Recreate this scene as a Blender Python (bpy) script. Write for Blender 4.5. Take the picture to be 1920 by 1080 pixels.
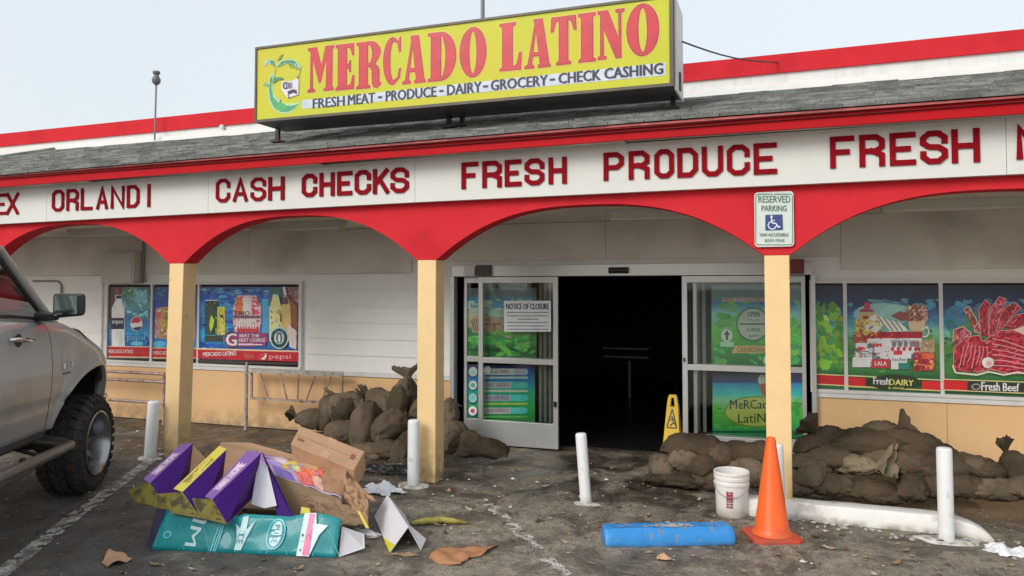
import bpy, bmesh, math, random
from mathutils import Vector, Matrix, noise
from mathutils.geometry import tessellate_polygon
random.seed(7)
R = math.radians
S = bpy.context.scene
for o in list(bpy.data.objects): bpy.data.objects.remove(o)
COL = S.collection

# ------------------------------------------------------------------ camera
PSI, TAU, FPX, CAMH = math.atan(.355), .035, 1420.0, 1.85
FWD = Vector((-math.sin(PSI)*math.cos(TAU), math.cos(PSI)*math.cos(TAU), math.sin(TAU)))
RGT = Vector((math.cos(PSI), math.sin(PSI), 0))
UPV = RGT.cross(FWD)
CAM = Vector((0, 0, CAMH))
CY = 540 - FPX*math.tan(TAU)
cam = bpy.data.cameras.new('camera'); camo = bpy.data.objects.new('camera', cam); COL.objects.link(camo)
camo.matrix_world = Matrix((( RGT.x, UPV.x, -FWD.x, 0), (RGT.y, UPV.y, -FWD.y, 0), (RGT.z, UPV.z, -FWD.z, CAMH), (0, 0, 0, 1)))
cam.sensor_width = 36; cam.lens = 36*FPX/1920
cam.shift_y = (CY-540)/1920
cam.clip_start = .05; cam.clip_end = 2000
S.camera = camo

# ------------------------------------------------------------------ sky, sun, exposure
w = bpy.data.worlds.new('World'); S.world = w; w.use_nodes = True
nt = w.node_tree; nt.nodes.clear()
sky = nt.nodes.new('ShaderNodeTexSky'); sky.sky_type = 'NISHITA'; sky.sun_disc = False
SUN_EL, SUN_AZ = R(34), R(205)
sky.sun_elevation = SUN_EL; sky.sun_rotation = SUN_AZ; sky.dust_density = 4; sky.air_density = 1.2
b1 = nt.nodes.new('ShaderNodeBackground'); b1.inputs[1].default_value = .05
b2 = nt.nodes.new('ShaderNodeBackground'); b2.inputs[1].default_value = 1
tc = nt.nodes.new('ShaderNodeTexCoord'); nz = nt.nodes.new('ShaderNodeTexNoise'); nz.inputs['Scale'].default_value = 1.6; nz.inputs['Detail'].default_value = 4
cr = nt.nodes.new('ShaderNodeValToRGB')
cr.color_ramp.elements[0].position = .3; cr.color_ramp.elements[0].color = (.655, .70, .735, 1)
cr.color_ramp.elements[1].position = .7; cr.color_ramp.elements[1].color = (.72, .755, .775, 1)
ad = nt.nodes.new('ShaderNodeAddShader'); out = nt.nodes.new('ShaderNodeOutputWorld')
L = nt.links.new
L(tc.outputs['Generated'], nz.inputs['Vector']); L(nz.outputs[0], cr.inputs[0]); L(cr.outputs[0], b2.inputs[0])
L(sky.outputs[0], b1.inputs[0]); L(b1.outputs[0], ad.inputs[0]); L(b2.outputs[0], ad.inputs[1]); L(ad.outputs[0], out.inputs[0])
sl = bpy.data.lights.new('sun', 'SUN'); sl.energy = 1.5; sl.angle = R(28); sl.color = (1, .97, .92)
so = bpy.data.objects.new('sun', sl); COL.objects.link(so)
sd = Vector((math.sin(SUN_AZ)*math.cos(SUN_EL), math.cos(SUN_AZ)*math.cos(SUN_EL), math.sin(SUN_EL)))
so.rotation_euler = sd.to_track_quat('Z', 'Y').to_euler()
S.view_settings.view_transform = 'Standard'; S.view_settings.look = 'None'
S.view_settings.exposure = 0; S.view_settings.gamma = 1

# ------------------------------------------------------------------ ray helpers: a photo pixel met with a real plane of the place
def ray(px, py):
    return (FWD + RGT*((px-960)/FPX) + UPV*((CY-py)/FPX))
def P(px, py, Y):
    d = ray(px, py); return CAM + d*(Y/d.y)
def G(px, py, z=0):
    d = ray(px, py); return CAM + d*((z-CAMH)/d.z)
def U(px, py, depth):
    return CAM + ray(px, py)*depth
def SL(px, py, Y0, k):           # plane Y = Y0 + k z
    d = ray(px, py); t = (Y0 + k*CAMH)/(d.y - k*d.z); return CAM + d*t

# ------------------------------------------------------------------ materials
def lin(c):
    return tuple(((v/255)/12.92 if v/255 <= .04045 else ((v/255+.055)/1.055)**2.4) for v in c)
MATS = {}
def mat(name, rgb, rough=.6, var=.12, vs=6, bump=0, bs=40, metal=0, dirt=None, dscale=1.2, dth=(.5, .7), coat=0, spec=.5, streak=None, lows=None, rvar=0):
    if name in MATS: return MATS[name]
    m = bpy.data.materials.new(name); m.use_nodes = True; MATS[name] = m
    t = m.node_tree; p = t.nodes['Principled BSDF']
    p.inputs['Roughness'].default_value = rough; p.inputs['Metallic'].default_value = metal
    p.inputs['Specular IOR Level'].default_value = spec
    p.inputs['Coat Weight'].default_value = coat
    g = t.nodes.new('ShaderNodeNewGeometry')
    def noi(scale, detail=5, vec=None):
        n = t.nodes.new('ShaderNodeTexNoise'); n.inputs['Scale'].default_value = scale; n.inputs['Detail'].default_value = detail
        t.links.new(vec or g.outputs['Position'], n.inputs['Vector']); return n.outputs[0]
    n = noi(vs)
    r = t.nodes.new('ShaderNodeMapRange'); r.inputs[3].default_value = 1-var; r.inputs[4].default_value = 1+var
    r.inputs[1].default_value = .25; r.inputs[2].default_value = .75
    t.links.new(n, r.inputs[0])
    mx = t.nodes.new('ShaderNodeVectorMath'); mx.operation = 'SCALE'; mx.inputs[0].default_value = rgb
    t.links.new(r.outputs[0], mx.inputs['Scale']); col = mx.outputs[0]
    def mixin(col, fac, c):
        q = t.nodes.new('ShaderNodeMix'); q.data_type = 'RGBA'
        t.links.new(fac, q.inputs[0]); t.links.new(col, q.inputs[6]); q.inputs[7].default_value = (*c, 1); return q.outputs[2]
    def ramp(v, a, b, hi=1):
        q = t.nodes.new('ShaderNodeMapRange'); q.inputs[1].default_value = a; q.inputs[2].default_value = b; q.inputs[4].default_value = hi
        t.links.new(v, q.inputs[0]); return q.outputs[0]
    if dirt: col = mixin(col, ramp(noi(dscale, 8), *dth, .85), dirt)
    if streak:
        mp = t.nodes.new('ShaderNodeMapping'); mp.inputs['Scale'].default_value = (9, 9, .7)
        t.links.new(g.outputs['Position'], mp.inputs[0]); col = mixin(col, ramp(noi(1.5, 6, mp.outputs[0]), .5, .78, .6), streak)
    if lows:   # splashed mud near the ground, a stain on the object itself
        sx = t.nodes.new('ShaderNodeSeparateXYZ'); t.links.new(g.outputs['Position'], sx.inputs[0])
        a = ramp(sx.outputs[2], lows[1], 0.0); nn = ramp(noi(9, 6), .3, .65)
        mm = t.nodes.new('ShaderNodeMath'); mm.operation = 'MULTIPLY'; t.links.new(a, mm.inputs[0]); t.links.new(nn, mm.inputs[1])
        col = mixin(col, mm.outputs[0], lows[0])
    t.links.new(col, p.inputs['Base Color'])
    if rvar: t.links.new(ramp(noi(vs*1.7), .3, .7, 1), (q := t.nodes.new('ShaderNodeMapRange')).inputs[0]); q.inputs[3].default_value = rough-rvar; q.inputs[4].default_value = rough+rvar; t.links.new(q.outputs[0], p.inputs['Roughness'])
    if bump:
        bn = t.nodes.new('ShaderNodeBump'); bn.inputs['Strength'].default_value = bump; bn.inputs['Distance'].default_value = .01
        t.links.new(noi(bs, 6), bn.inputs['Height']); t.links.new(bn.outputs[0], p.inputs['Normal'])
    return m
def printmat(name='printed_ink', rough=.4, coat=.3):
    if name in MATS: return MATS[name]
    m = bpy.data.materials.new(name); m.use_nodes = True; MATS[name] = m
    t = m.node_tree; p = t.nodes['Principled BSDF']; a = t.nodes.new('ShaderNodeAttribute'); a.attribute_name = 'Col'
    n = t.nodes.new('ShaderNodeTexNoise'); n.inputs['Scale'].default_value = 9; n.inputs['Detail'].default_value = 5
    g = t.nodes.new('ShaderNodeNewGeometry'); t.links.new(g.outputs['Position'], n.inputs[0])
    r = t.nodes.new('ShaderNodeMapRange'); r.inputs[1].default_value = .3; r.inputs[2].default_value = .7; r.inputs[3].default_value = .88; r.inputs[4].default_value = 1.1
    t.links.new(n.outputs[0], r.inputs[0])
    v = t.nodes.new('ShaderNodeVectorMath'); v.operation = 'SCALE'; t.links.new(a.outputs['Color'], v.inputs[0]); t.links.new(r.outputs[0], v.inputs['Scale'])
    t.links.new(v.outputs[0], p.inputs['Base Color']); p.inputs['Roughness'].default_value = rough; p.inputs['Coat Weight'].default_value = coat
    p.inputs['Coat Roughness'].default_value = .15
    return m
def glassmat():
    if 'window_glass' in MATS: return MATS['window_glass']
    m = bpy.data.materials.new('window_glass'); m.use_nodes = True; MATS['window_glass'] = m
    t = m.node_tree; t.nodes.clear(); o = t.nodes.new('ShaderNodeOutputMaterial'); mx = t.nodes.new('ShaderNodeMixShader')
    tr = t.nodes.new('ShaderNodeBsdfTransparent'); tr.inputs[0].default_value = (.93, .96, .94, 1)
    gl = t.nodes.new('ShaderNodeBsdfGlossy'); gl.inputs['Roughness'].default_value = .03
    fr = t.nodes.new('ShaderNodeFresnel'); fr.inputs[0].default_value = 1.5
    t.links.new(fr.outputs[0], mx.inputs[0]); t.links.new(tr.outputs[0], mx.inputs[1]); t.links.new(gl.outputs[0], mx.inputs[2]); t.links.new(mx.outputs[0], o.inputs[0])
    return m

# ------------------------------------------------------------------ mesh building
class MB:
    def __init__(s): s.v = []; s.f = []; s.c = []; s.mi = []
    def add(s, vs, fs, col=None, mi=0):
        n = len(s.v); s.v += [Vector(q) for q in vs]
        for f in fs: s.f.append([n+i for i in f]); s.c.append(col); s.mi.append(mi)
        return s
    def box(s, x0, x1, y0, y1, z0, z1, mi=0):
        vs = [(x, y, z) for z in (z0, z1) for y in (y0, y1) for x in (x0, x1)]
        return s.add(vs, [(0, 2, 3, 1), (4, 5, 7, 6), (0, 1, 5, 4), (2, 6, 7, 3), (0, 4, 6, 2), (1, 3, 7, 5)], mi=mi)
    def hexa(s, b, t, mi=0):     # bottom quad, top quad
        return s.add(list(b)+list(t), [(3, 2, 1, 0), (4, 5, 6, 7)]+[(i, (i+1) % 4, 4+(i+1) % 4, 4+i) for i in range(4)], mi=mi)
    def tube(s, pts, r, n=10, cap=True, mi=0):
        pts = [Vector(p) for p in pts]; rs = r if isinstance(r, (list, tuple)) else [r]*len(pts)
        rings = []; base = len(s.v); up = None
        for i, p in enumerate(pts):
            d = ((pts[min(i+1, len(pts)-1)]-pts[max(i-1, 0)])).normalized()
            a = d.orthogonal().normalized() if up is None else (up - d*up.dot(d)).normalized()
            up = a; b = d.cross(a)
            s.v += [p + (a*math.cos(2*math.pi*k/n)+b*math.sin(2*math.pi*k/n))*rs[i] for k in range(n)]
        for i in range(len(pts)-1):
            for k in range(n):
                s.f.append([base+i*n+k, base+i*n+(k+1) % n, base+(i+1)*n+(k+1) % n, base+(i+1)*n+k]); s.c.append(None); s.mi.append(mi)
        if cap:
            s.f.append([base+k for k in range(n)][::-1]); s.f.append([base+(len(pts)-1)*n+k for k in range(n)]); s.c += [None]*2; s.mi += [mi]*2
        return s
    def lathe(s, prof, c=(0, 0, 0), n=24, axis='Z', mi=0):
        base = len(s.v); c = Vector(c)
        for (r, h) in prof:
            for k in range(n):
                a = 2*math.pi*k/n
                q = {'Z': (r*math.cos(a), r*math.sin(a), h), 'Y': (r*math.cos(a), h, -r*math.sin(a)), 'X': (h, r*math.cos(a), r*math.sin(a))}[axis]
                s.v.append(c+Vector(q))
        for i in range(len(prof)-1):
            for k in range(n):
                s.f.append([base+i*n+k, base+i*n+(k+1) % n, base+(i+1)*n+(k+1) % n, base+(i+1)*n+k]); s.c.append(None); s.mi.append(mi)
        return s
    def grid(s, rows, col=None, mi=0, close=False):
        base = len(s.v); n = len(rows[0])
        for r_ in rows: s.v += [Vector(q) for q in r_]
        for i in range(len(rows)-1):
            for k in range(n if close else n-1):
                s.f.append([base+i*n+k, base+i*n+(k+1) % n, base+(i+1)*n+(k+1) % n, base+(i+1)*n+k]); s.c.append(col); s.mi.append(mi)
        return s
ORG = {}
def link_mesh(name, mb, m, org, smooth=False):
    me = bpy.data.meshes.new(name); me.from_pydata([v-org for v in mb.v], [], mb.f)
    for q in (m if isinstance(m, (list, tuple)) else [m]): me.materials.append(q)
    if any(mb.mi): me.polygons.foreach_set('material_index', mb.mi)
    if any(c is not None for c in mb.c):
        at = me.color_attributes.new('Col', 'FLOAT_COLOR', 'CORNER')
        for p, c in zip(me.polygons, mb.c):
            for j, li in enumerate(p.loop_indices):
                cc = (c[j] if isinstance(c[0], (tuple, list)) else c) if c else (.5, .5, .5)
                at.data[li].color = (*cc[:3], 1)
    if smooth is True: me.polygons.foreach_set('use_smooth', [True]*len(me.polygons))
    me.update(); o = bpy.data.objects.new(name, me); COL.objects.link(o)
    if smooth and smooth is not True:
        me.polygons.foreach_set('use_smooth', [True]*len(me.polygons)); me.set_sharp_from_angle(angle=R(smooth))
    return o
def tag(o, label=None, cat=None, group=None, kind=None):
    if label: o['label'] = label
    if cat: o['category'] = cat
    if group: o['group'] = group
    if kind: o['kind'] = kind
    return o
def thing(name, loc, label, cat, group=None, rz=0, local=False):
    o = bpy.data.objects.new(name, None); COL.objects.link(o); o.location = loc; o.rotation_euler.z = rz; o.empty_display_size = .2
    ORG[o.name] = Vector((0, 0, 0)) if local else Vector(loc); return tag(o, label, cat, group)
def part(name, mb, m, parent, smooth=False, bev=0, label=None, kind=None):
    org = ORG[parent.name]; o = link_mesh(name, mb, m, org, smooth); o.parent = parent; ORG[o.name] = org
    if bev: d = o.modifiers.new('b', 'BEVEL'); d.width = bev; d.segments = 2; d.limit_method = 'ANGLE'
    return tag(o, label, None, None, kind)
def solo(name, mb, m, loc, label, cat, group=None, smooth=False, bev=0):
    o = link_mesh(name, mb, m, Vector(loc), smooth); o.location = loc; ORG[o.name] = Vector(loc)
    if bev: d = o.modifiers.new('b', 'BEVEL'); d.width = bev; d.segments = 2; d.limit_method = 'ANGLE'
    return tag(o, label, cat, group)

# ------------------------------------------------------------------ printed artwork: flat shapes, layer on layer, on a real surface
TXT = {}
def text_mesh(body, bold=0):
    k = (body, bold)
    if k in TXT: return TXT[k]
    cu = bpy.data.curves.new('t', 'FONT'); cu.body = body; cu.offset = bold; cu.resolution_u = 2; cu.fill_mode = 'FRONT'
    o = bpy.data.objects.new('t', cu); me = bpy.data.meshes.new_from_object(o)
    vs = [v.co.copy() for v in me.vertices]; fs = [list(p.vertices) for p in me.polygons if abs(p.normal.z) > .5]
    x0 = min(v.x for v in vs); x1 = max(v.x for v in vs); y0 = min(v.y for v in vs); y1 = max(v.y for v in vs)
    vs = [((v.x-x0)/(x1-x0), (v.y-y0)/(y1-y0)) for v in vs]
    bpy.data.objects.remove(o); bpy.data.curves.remove(cu); bpy.data.meshes.remove(me)
    TXT[k] = (vs, fs); return TXT[k]
class Print(MB):
    def __init__(s, f, nrm=Vector((0, -1, 0)), k=2.15, step=.0005):
        super().__init__(); s.f_ = f; s.nrm = nrm; s.k = k; s.lay = 1; s.step = step
    def C(s, c): return tuple(min(.9, v*s.k) for v in lin(c))
    def m(s, u, v): return s.f_(u, v) + s.nrm*(s.lay*s.step)
    def poly(s, pts, c, up=True):
        tri = tessellate_polygon([[Vector((a, b, 0)) for a, b in pts]])
        vs = [s.m(a, b) for a, b in pts]
        cols = [s.C(q) for q in c] if isinstance(c[0], (tuple, list)) else None
        for t in tri:
            t = list(t)
            n = (vs[t[1]]-vs[t[0]]).cross(vs[t[2]]-vs[t[0]])
            if n.dot(s.nrm) < 0: t = t[::-1]
            s.add([vs[i] for i in t], [(0, 1, 2)], [cols[i] for i in t] if cols else s.C(c))
        if up: s.lay += 1
        return s
    def rect(s, x0, y0, x1, y1, c, up=True): return s.poly([(x0, y0), (x1, y0), (x1, y1), (x0, y1)], c, up)
    def grad(s, x0, y0, x1, y1, stops, sk=0):       # stops [(t, colour)] downwards; sk = slant of rows over the width
        for (t0, c0), (t1, c1) in zip(stops, stops[1:]):
            a = y0+(y1-y0)*t0; b = y0+(y1-y0)*t1
            s.poly([(x0, a), (x1, a+sk*t0), (x1, b+sk*t1), (x0, b)], [c0, c0, c1, c1], False)
        s.lay += 1; return s
    def oval(s, cx, cy, rx, ry, c, n=20, a0=0, a1=360, up=True):
        return s.poly([(cx+rx*math.cos(R(a0+(a1-a0)*i/n)), cy+ry*math.sin(R(a0+(a1-a0)*i/n))) for i in range(n+(a1-a0 < 360))], c, up)
    def text(s, body, x0, yt, x1, yb, c, bold=.01, dy=0, rot=None):   # box; dy = drop of the right end; weight comes from shifted copies
        vs, fs = text_mesh(body, 0); ww = bold*abs((x1-x0) if rot else (yb-yt))*.9
        for dx in ((0,) if bold <= .005 else (-ww, 0, ww)):
            n = len(s.v)
            for a, b in vs:
                if rot: a, b = b, 1-a
                s.v.append(s.m(x0+(x1-x0)*a+(0 if rot else dx), yb+(yt-yb)*b+dy*a+(dx if rot else 0)))
            for f in fs:
                nn = (s.v[n+f[1]]-s.v[n+f[0]]).cross(s.v[n+f[2]]-s.v[n+f[0]])
                if nn.dot(s.nrm) < 0: f = f[::-1]
                s.f.append([n+i for i in f]); s.c.append(s.C(c)); s.mi.append(0)
            s.lay += .34
        return s
    def mottle(s, pts, cols, n, sz, seed=1, asp=.5, ang=None):   # many small overlapping patches inside an outline: photographic detail
        rr = random.Random(seed); xs_ = [q[0] for q in pts]; ys_ = [q[1] for q in pts]
        def inside(x, y):
            r_ = False; j = len(pts)-1
            for i in range(len(pts)):
                if (pts[i][1] > y) != (pts[j][1] > y) and x < (pts[j][0]-pts[i][0])*(y-pts[i][1])/(pts[j][1]-pts[i][1])+pts[i][0]: r_ = not r_
                j = i
            return r_
        k = 0
        for _ in range(n*3):
            if k >= n: break
            x, y = rr.uniform(min(xs_), max(xs_)), rr.uniform(min(ys_), max(ys_))
            if not inside(x, y): continue
            k += 1; a = (ang if ang is not None else rr.random()*3.14)+rr.gauss(0, .35); r = sz*rr.uniform(.4, 1.3); c = cols[rr.randrange(len(cols))]; c = tuple(max(0, min(255, v+rr.uniform(-14, 14))) for v in c)
            q = []
            for t in range(6):
                th = t*math.pi/3; ex, ey = r*math.cos(th)*rr.uniform(.7, 1.2), r*asp*math.sin(th)*rr.uniform(.7, 1.2)
                px_, py_ = x+ex*math.cos(a)-ey*math.sin(a), y+ex*math.sin(a)+ey*math.cos(a)
                q.append((px_, py_) if inside(px_, py_) else (x+(px_-x)*.2, y+(py_-y)*.2))
            vs_ = [s.m(u, v) for u, v in q]; nn = (vs_[1]-vs_[0]).cross(vs_[3]-vs_[0])
            s.add(vs_ if nn.dot(s.nrm) > 0 else vs_[::-1], [(0, 1, 2, 3, 4, 5)], s.C(c)); s.lay += .02
        s.lay += .3; return s
    def line(s, pts, wd, c):
        for (a, b), (a2, b2) in zip(pts, pts[1:]):
            l = math.hypot(a2-a, b2-b) or 1; nx, ny = -(b2-b)/l*wd/2, (a2-a)/l*wd/2
            s.poly([(a+nx, b+ny), (a2+nx, b2+ny), (a2-nx, b2-ny), (a-nx, b-ny)], c, False)
            s.lay += .2
        return s
def poster(name, pr, parent, label=None): return part(name, pr, printmat(), parent, label=label)

# fascia letters: chamfered block strokes
SF = {
'C': [[(1, .7), (1, .84), (.72, 1), (.28, 1), (0, .84), (0, .16), (.28, 0), (.72, 0), (1, .16), (1, .3)]],
'A': [[(0, 0), (.5, 1), (1, 0)], [(.2, .3), (.8, .3)]],
'S': [[(1, .72), (1, .84), (.72, 1), (.28, 1), (0, .84), (0, .66), (.28, .52), (.72, .5), (1, .36), (1, .16), (.72, 0), (.28, 0), (0, .16), (0, .28)]],
'H': [[(0, 0), (0, 1)], [(1, 0), (1, 1)], [(0, .5), (1, .5)]],
'E': [[(1, 1), (0, 1), (0, 0), (1, 0)], [(0, .5), (.75, .5)]],
'F': [[(1, 1), (0, 1), (0, 0)], [(0, .5), (.75, .5)]],
'R': [[(0, 0), (0, 1)], [(.1, 1), (.72, 1), (1, .85), (1, .62), (.72, .48), (.1, .48)], [(.5, .48), (1, .32), (1, 0)]],
'P': [[(0, 0), (0, 1)], [(.1, 1), (.72, 1), (1, .85), (1, .6), (.72, .45), (.1, .45)]],
'K': [[(0, 0), (0, 1)], [(.95, 1), (.1, .42)], [(.36, .62), (1, 0)]],
'O': [[(.28, 1), (0, .84), (0, .16), (.28, 0), (.72, 0), (1, .16), (1, .84), (.72, 1), None]],
'D': [[(0, 1), (0, 0), (.68, 0), (1, .2), (1, .8), (.68, 1), None]],
'U': [[(0, 1), (0, .16), (.28, 0), (.72, 0), (1, .16), (1, 1)]],
'L': [[(0, 1), (0, 0), (1, 0)]], 'I': [[(.5, 0), (.5, 1)]],
'N': [[(0, 0), (0, 1), (1, 0), (1, 1)]], 'M': [[(0, 0), (0, 1), (.5, .35), (1, 1), (1, 0)]],
'X': [[(0, 0), (1, 1)], [(0, 1), (1, 0)]],
}
def stroke_letter(ch, x0, x1, z0, z1, t, y, th=.014):
    mb = MB(); k = 0
    for pl in SF[ch]:
        closed = pl[-1] is None; pts = [q for q in pl if q]
        q = [Vector((x0+t/2+(x1-x0-t)*a, z0+t/2+(z1-z0-t)*b)) for a, b in pts]
        if not closed:
            q[0] = q[0]+(q[0]-q[1]).normalized()*t*.5; q[-1] = q[-1]+(q[-1]-q[-2]).normalized()*t*.5
        n = len(q); Lf = []; Rt = []
        for i in range(n):
            a = q[i-1] if (closed or i) else None; b = q[(i+1) % n] if (closed or i < n-1) else None
            d1 = (q[i]-a).normalized() if a is not None else (b-q[i]).normalized(); d2 = (b-q[i]).normalized() if b is not None else d1
            n1 = Vector((-d1.y, d1.x)); n2 = Vector((-d2.y, d2.x)); m_ = (n1+n2)
            m_ = m_.normalized() if m_.length > .01 else n1
            l = min(1.7, 1/max(.2, m_.dot(n1)))*t/2
            Lf.append(q[i]+m_*l); Rt.append(q[i]-m_*l)
        yf = y-th-.0007*k; k += 1
        for i in range(n if closed else n-1):
            j = (i+1) % n
            A = [Lf[i], Rt[i], Rt[j], Lf[j]]
            mb.hexa([(v.x, y, v.y) for v in A], [(v.x, yf, v.y) for v in A])
    return mb
# slab serif glyphs of the lit sign, outlines in a unit box (first outline solid, others holes)
def arc(cx, cy, rx, ry, a0, a1, n=9): return [(cx+rx*math.cos(R(a0+(a1-a0)*i/n)), cy+ry*math.sin(R(a0+(a1-a0)*i/n))) for i in range(n+1)]
GL = {
'M': [[(0, 0), (.27, 0), (.27, .05), (.19, .08), (.19, .74), (.43, .2), (.5, .2), (.71, .72), (.71, .08), (.63, .05), (.63, 0), (1, 0), (1, .05), (.95, .08), (.95, .93), (1, .95), (1, 1), (.68, 1), (.53, .58), (.34, 1), (0, 1), (0, .95), (.1, .92), (.1, .08), (0, .05)]],
'E': [[(0, 0), (.97, 0), (1, .3), (.9, .3), (.82, .12), (.6, .07), (.6, .47), (.70, .45), (.74, .38), (.80, .38), (.80, .63), (.74, .63), (.70, .56), (.6, .55), (.6, .93), (.8, .89), (.89, .74), (.97, .74), (.95, 1), (0, 1), (0, .95), (.12, .92), (.12, .08), (0, .05)]],
'R': [[(0, 0), (.55, 0), (.55, .05), (.46, .08), (.46, .45), (.56, .45), (.62, .38), (.64, .08), (.7, .01), (.85, -.01), (1, .06), (1, .1), (.93, .1), (.93, .35), (.88, .44), (.76, .5)] + arc(.55, .76, .42, .24, -50, 90) + [(0, 1), (0, .95), (.1, .92), (.1, .08), (0, .05)], [(.46, .53)] + arc(.5, .73, .14, .2, -70, 80, 6) + [(.46, .93)]],
'C': [arc(.5, .5, .5, .51, 55, 305, 20) + [(.9, .12), (.97, .33), (.88, .33), (.8, .14)] + arc(.58, .5, .2, .42, 290, 75, 14) + [(.78, .88), (.87, .68), (.96, .68), (.96, 1), (.9, 1), (.86, .93)]],
'A': [[(0, 0), (.36, 0), (.36, .05), (.28, .08), (.31, .24), (.56, .24), (.6, .08), (.52, .05), (.52, 0), (1, 0), (1, .05), (.95, .08), (.7, 1), (.36, 1), (.36, .95), (.4, .92), (.12, .08), (0, .05)], [(.33, .32), (.44, .76), (.54, .32)]],
'D': [[(0, 0)] + arc(.45, .5, .54, .5, -90, 90, 14) + [(0, 1), (0, .95), (.1, .92), (.1, .08), (0, .05)], [(.46, .07), (.52, .09)] + arc(.46, .5, .16, .40, -55, 55, 8) + [(.52, .91), (.46, .93)]],
'O': [arc(.5, .5, .5, .5, 0, 351, 26), arc(.5, .5, .14, .43, 0, 342, 18)],
'L': [[(0, 0), (.97, 0), (1, .36), (.9, .36), (.78, .12), (.6, .07), (.6, .92), (.72, .95), (.72, 1), (0, 1), (0, .95), (.12, .92), (.12, .08), (0, .05)]],
'T': [[(.22, 0), (.78, 0), (.78, .05), (.68, .08), (.68, .92), (.8, .9), (.9, .7), (1, .7), (.97, 1), (.03, 1), (0, .7), (.1, .7), (.2, .9), (.32, .92), (.32, .08), (.22, .05)]],
'I': [[(0, 0), (1, 0), (1, .05), (.85, .08), (.85, .92), (1, .95), (1, 1), (0, 1), (0, .95), (.15, .92), (.15, .08), (0, .05)]],
'N': [[(0, 0), (.32, 0), (.32, .05), (.22, .08), (.22, .62), (.68, 0), (.88, 0), (.88, .92), (1, .95), (1, 1), (.68, 1), (.68, .95), (.78, .92), (.78, .42), (.38, 1), (0, 1), (0, .95), (.1, .92), (.1, .08), (0, .05)]],
}
def offset(pl, d):
    n = len(pl); out = []
    for i in range(n):
        a, b, c = Vector(pl[i-1]), Vector(pl[i]), Vector(pl[(i+1) % n])
        d1 = (b-a).normalized(); d2 = (c-b).normalized(); n1 = Vector((d1.y, -d1.x)); n2 = Vector((d2.y, -d2.x)); m_ = n1+n2
        m_ = m_.normalized() if m_.length > .05 else n1
        out.append(tuple(b+m_*d*min(1.8, 1/max(.3, m_.dot(n1)))))
    return out
def glyph_mb(ch, x0, x1, z0, z1, off, y, col, mb=None, th=0):
    mb = mb or MB(); pls = []
    for i, pl in enumerate(GL[ch]):
        q = [(x0+(x1-x0)*a, z0+(z1-z0)*b) for a, b in pl]
        ar = sum(q[j-1][0]*q[j][1]-q[j][0]*q[j-1][1] for j in range(len(q)))
        if (ar < 0) != (i > 0): q = q[::-1]
        if i > 0 or True: pls.append(offset(q, off))
    flat = [p for pl in pls for p in pl]
    tri = tessellate_polygon([[Vector((a, b, 0)) for a, b in pl] for pl in pls])
    vs = [Vector((a, y, b)) for a, b in flat]
    for t in tri:
        t = list(t)
        if (vs[t[1]]-vs[t[0]]).cross(vs[t[2]]-vs[t[0]]).y > 0: t = t[::-1]
        mb.add([vs[i] for i in t], [(0, 1, 2)], col)
    if th:
        for pl in pls:
            n = len(pl); base = len(mb.v)
            mb.v += [Vector((a, y, b)) for a, b in pl]+[Vector((a, y+th, b)) for a, b in pl]
            for i in range(n): mb.f.append([base+i, base+n+i, base+n+(i+1) % n, base+(i+1) % n]); mb.c.append(col); mb.mi.append(0)
    return mb
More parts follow.
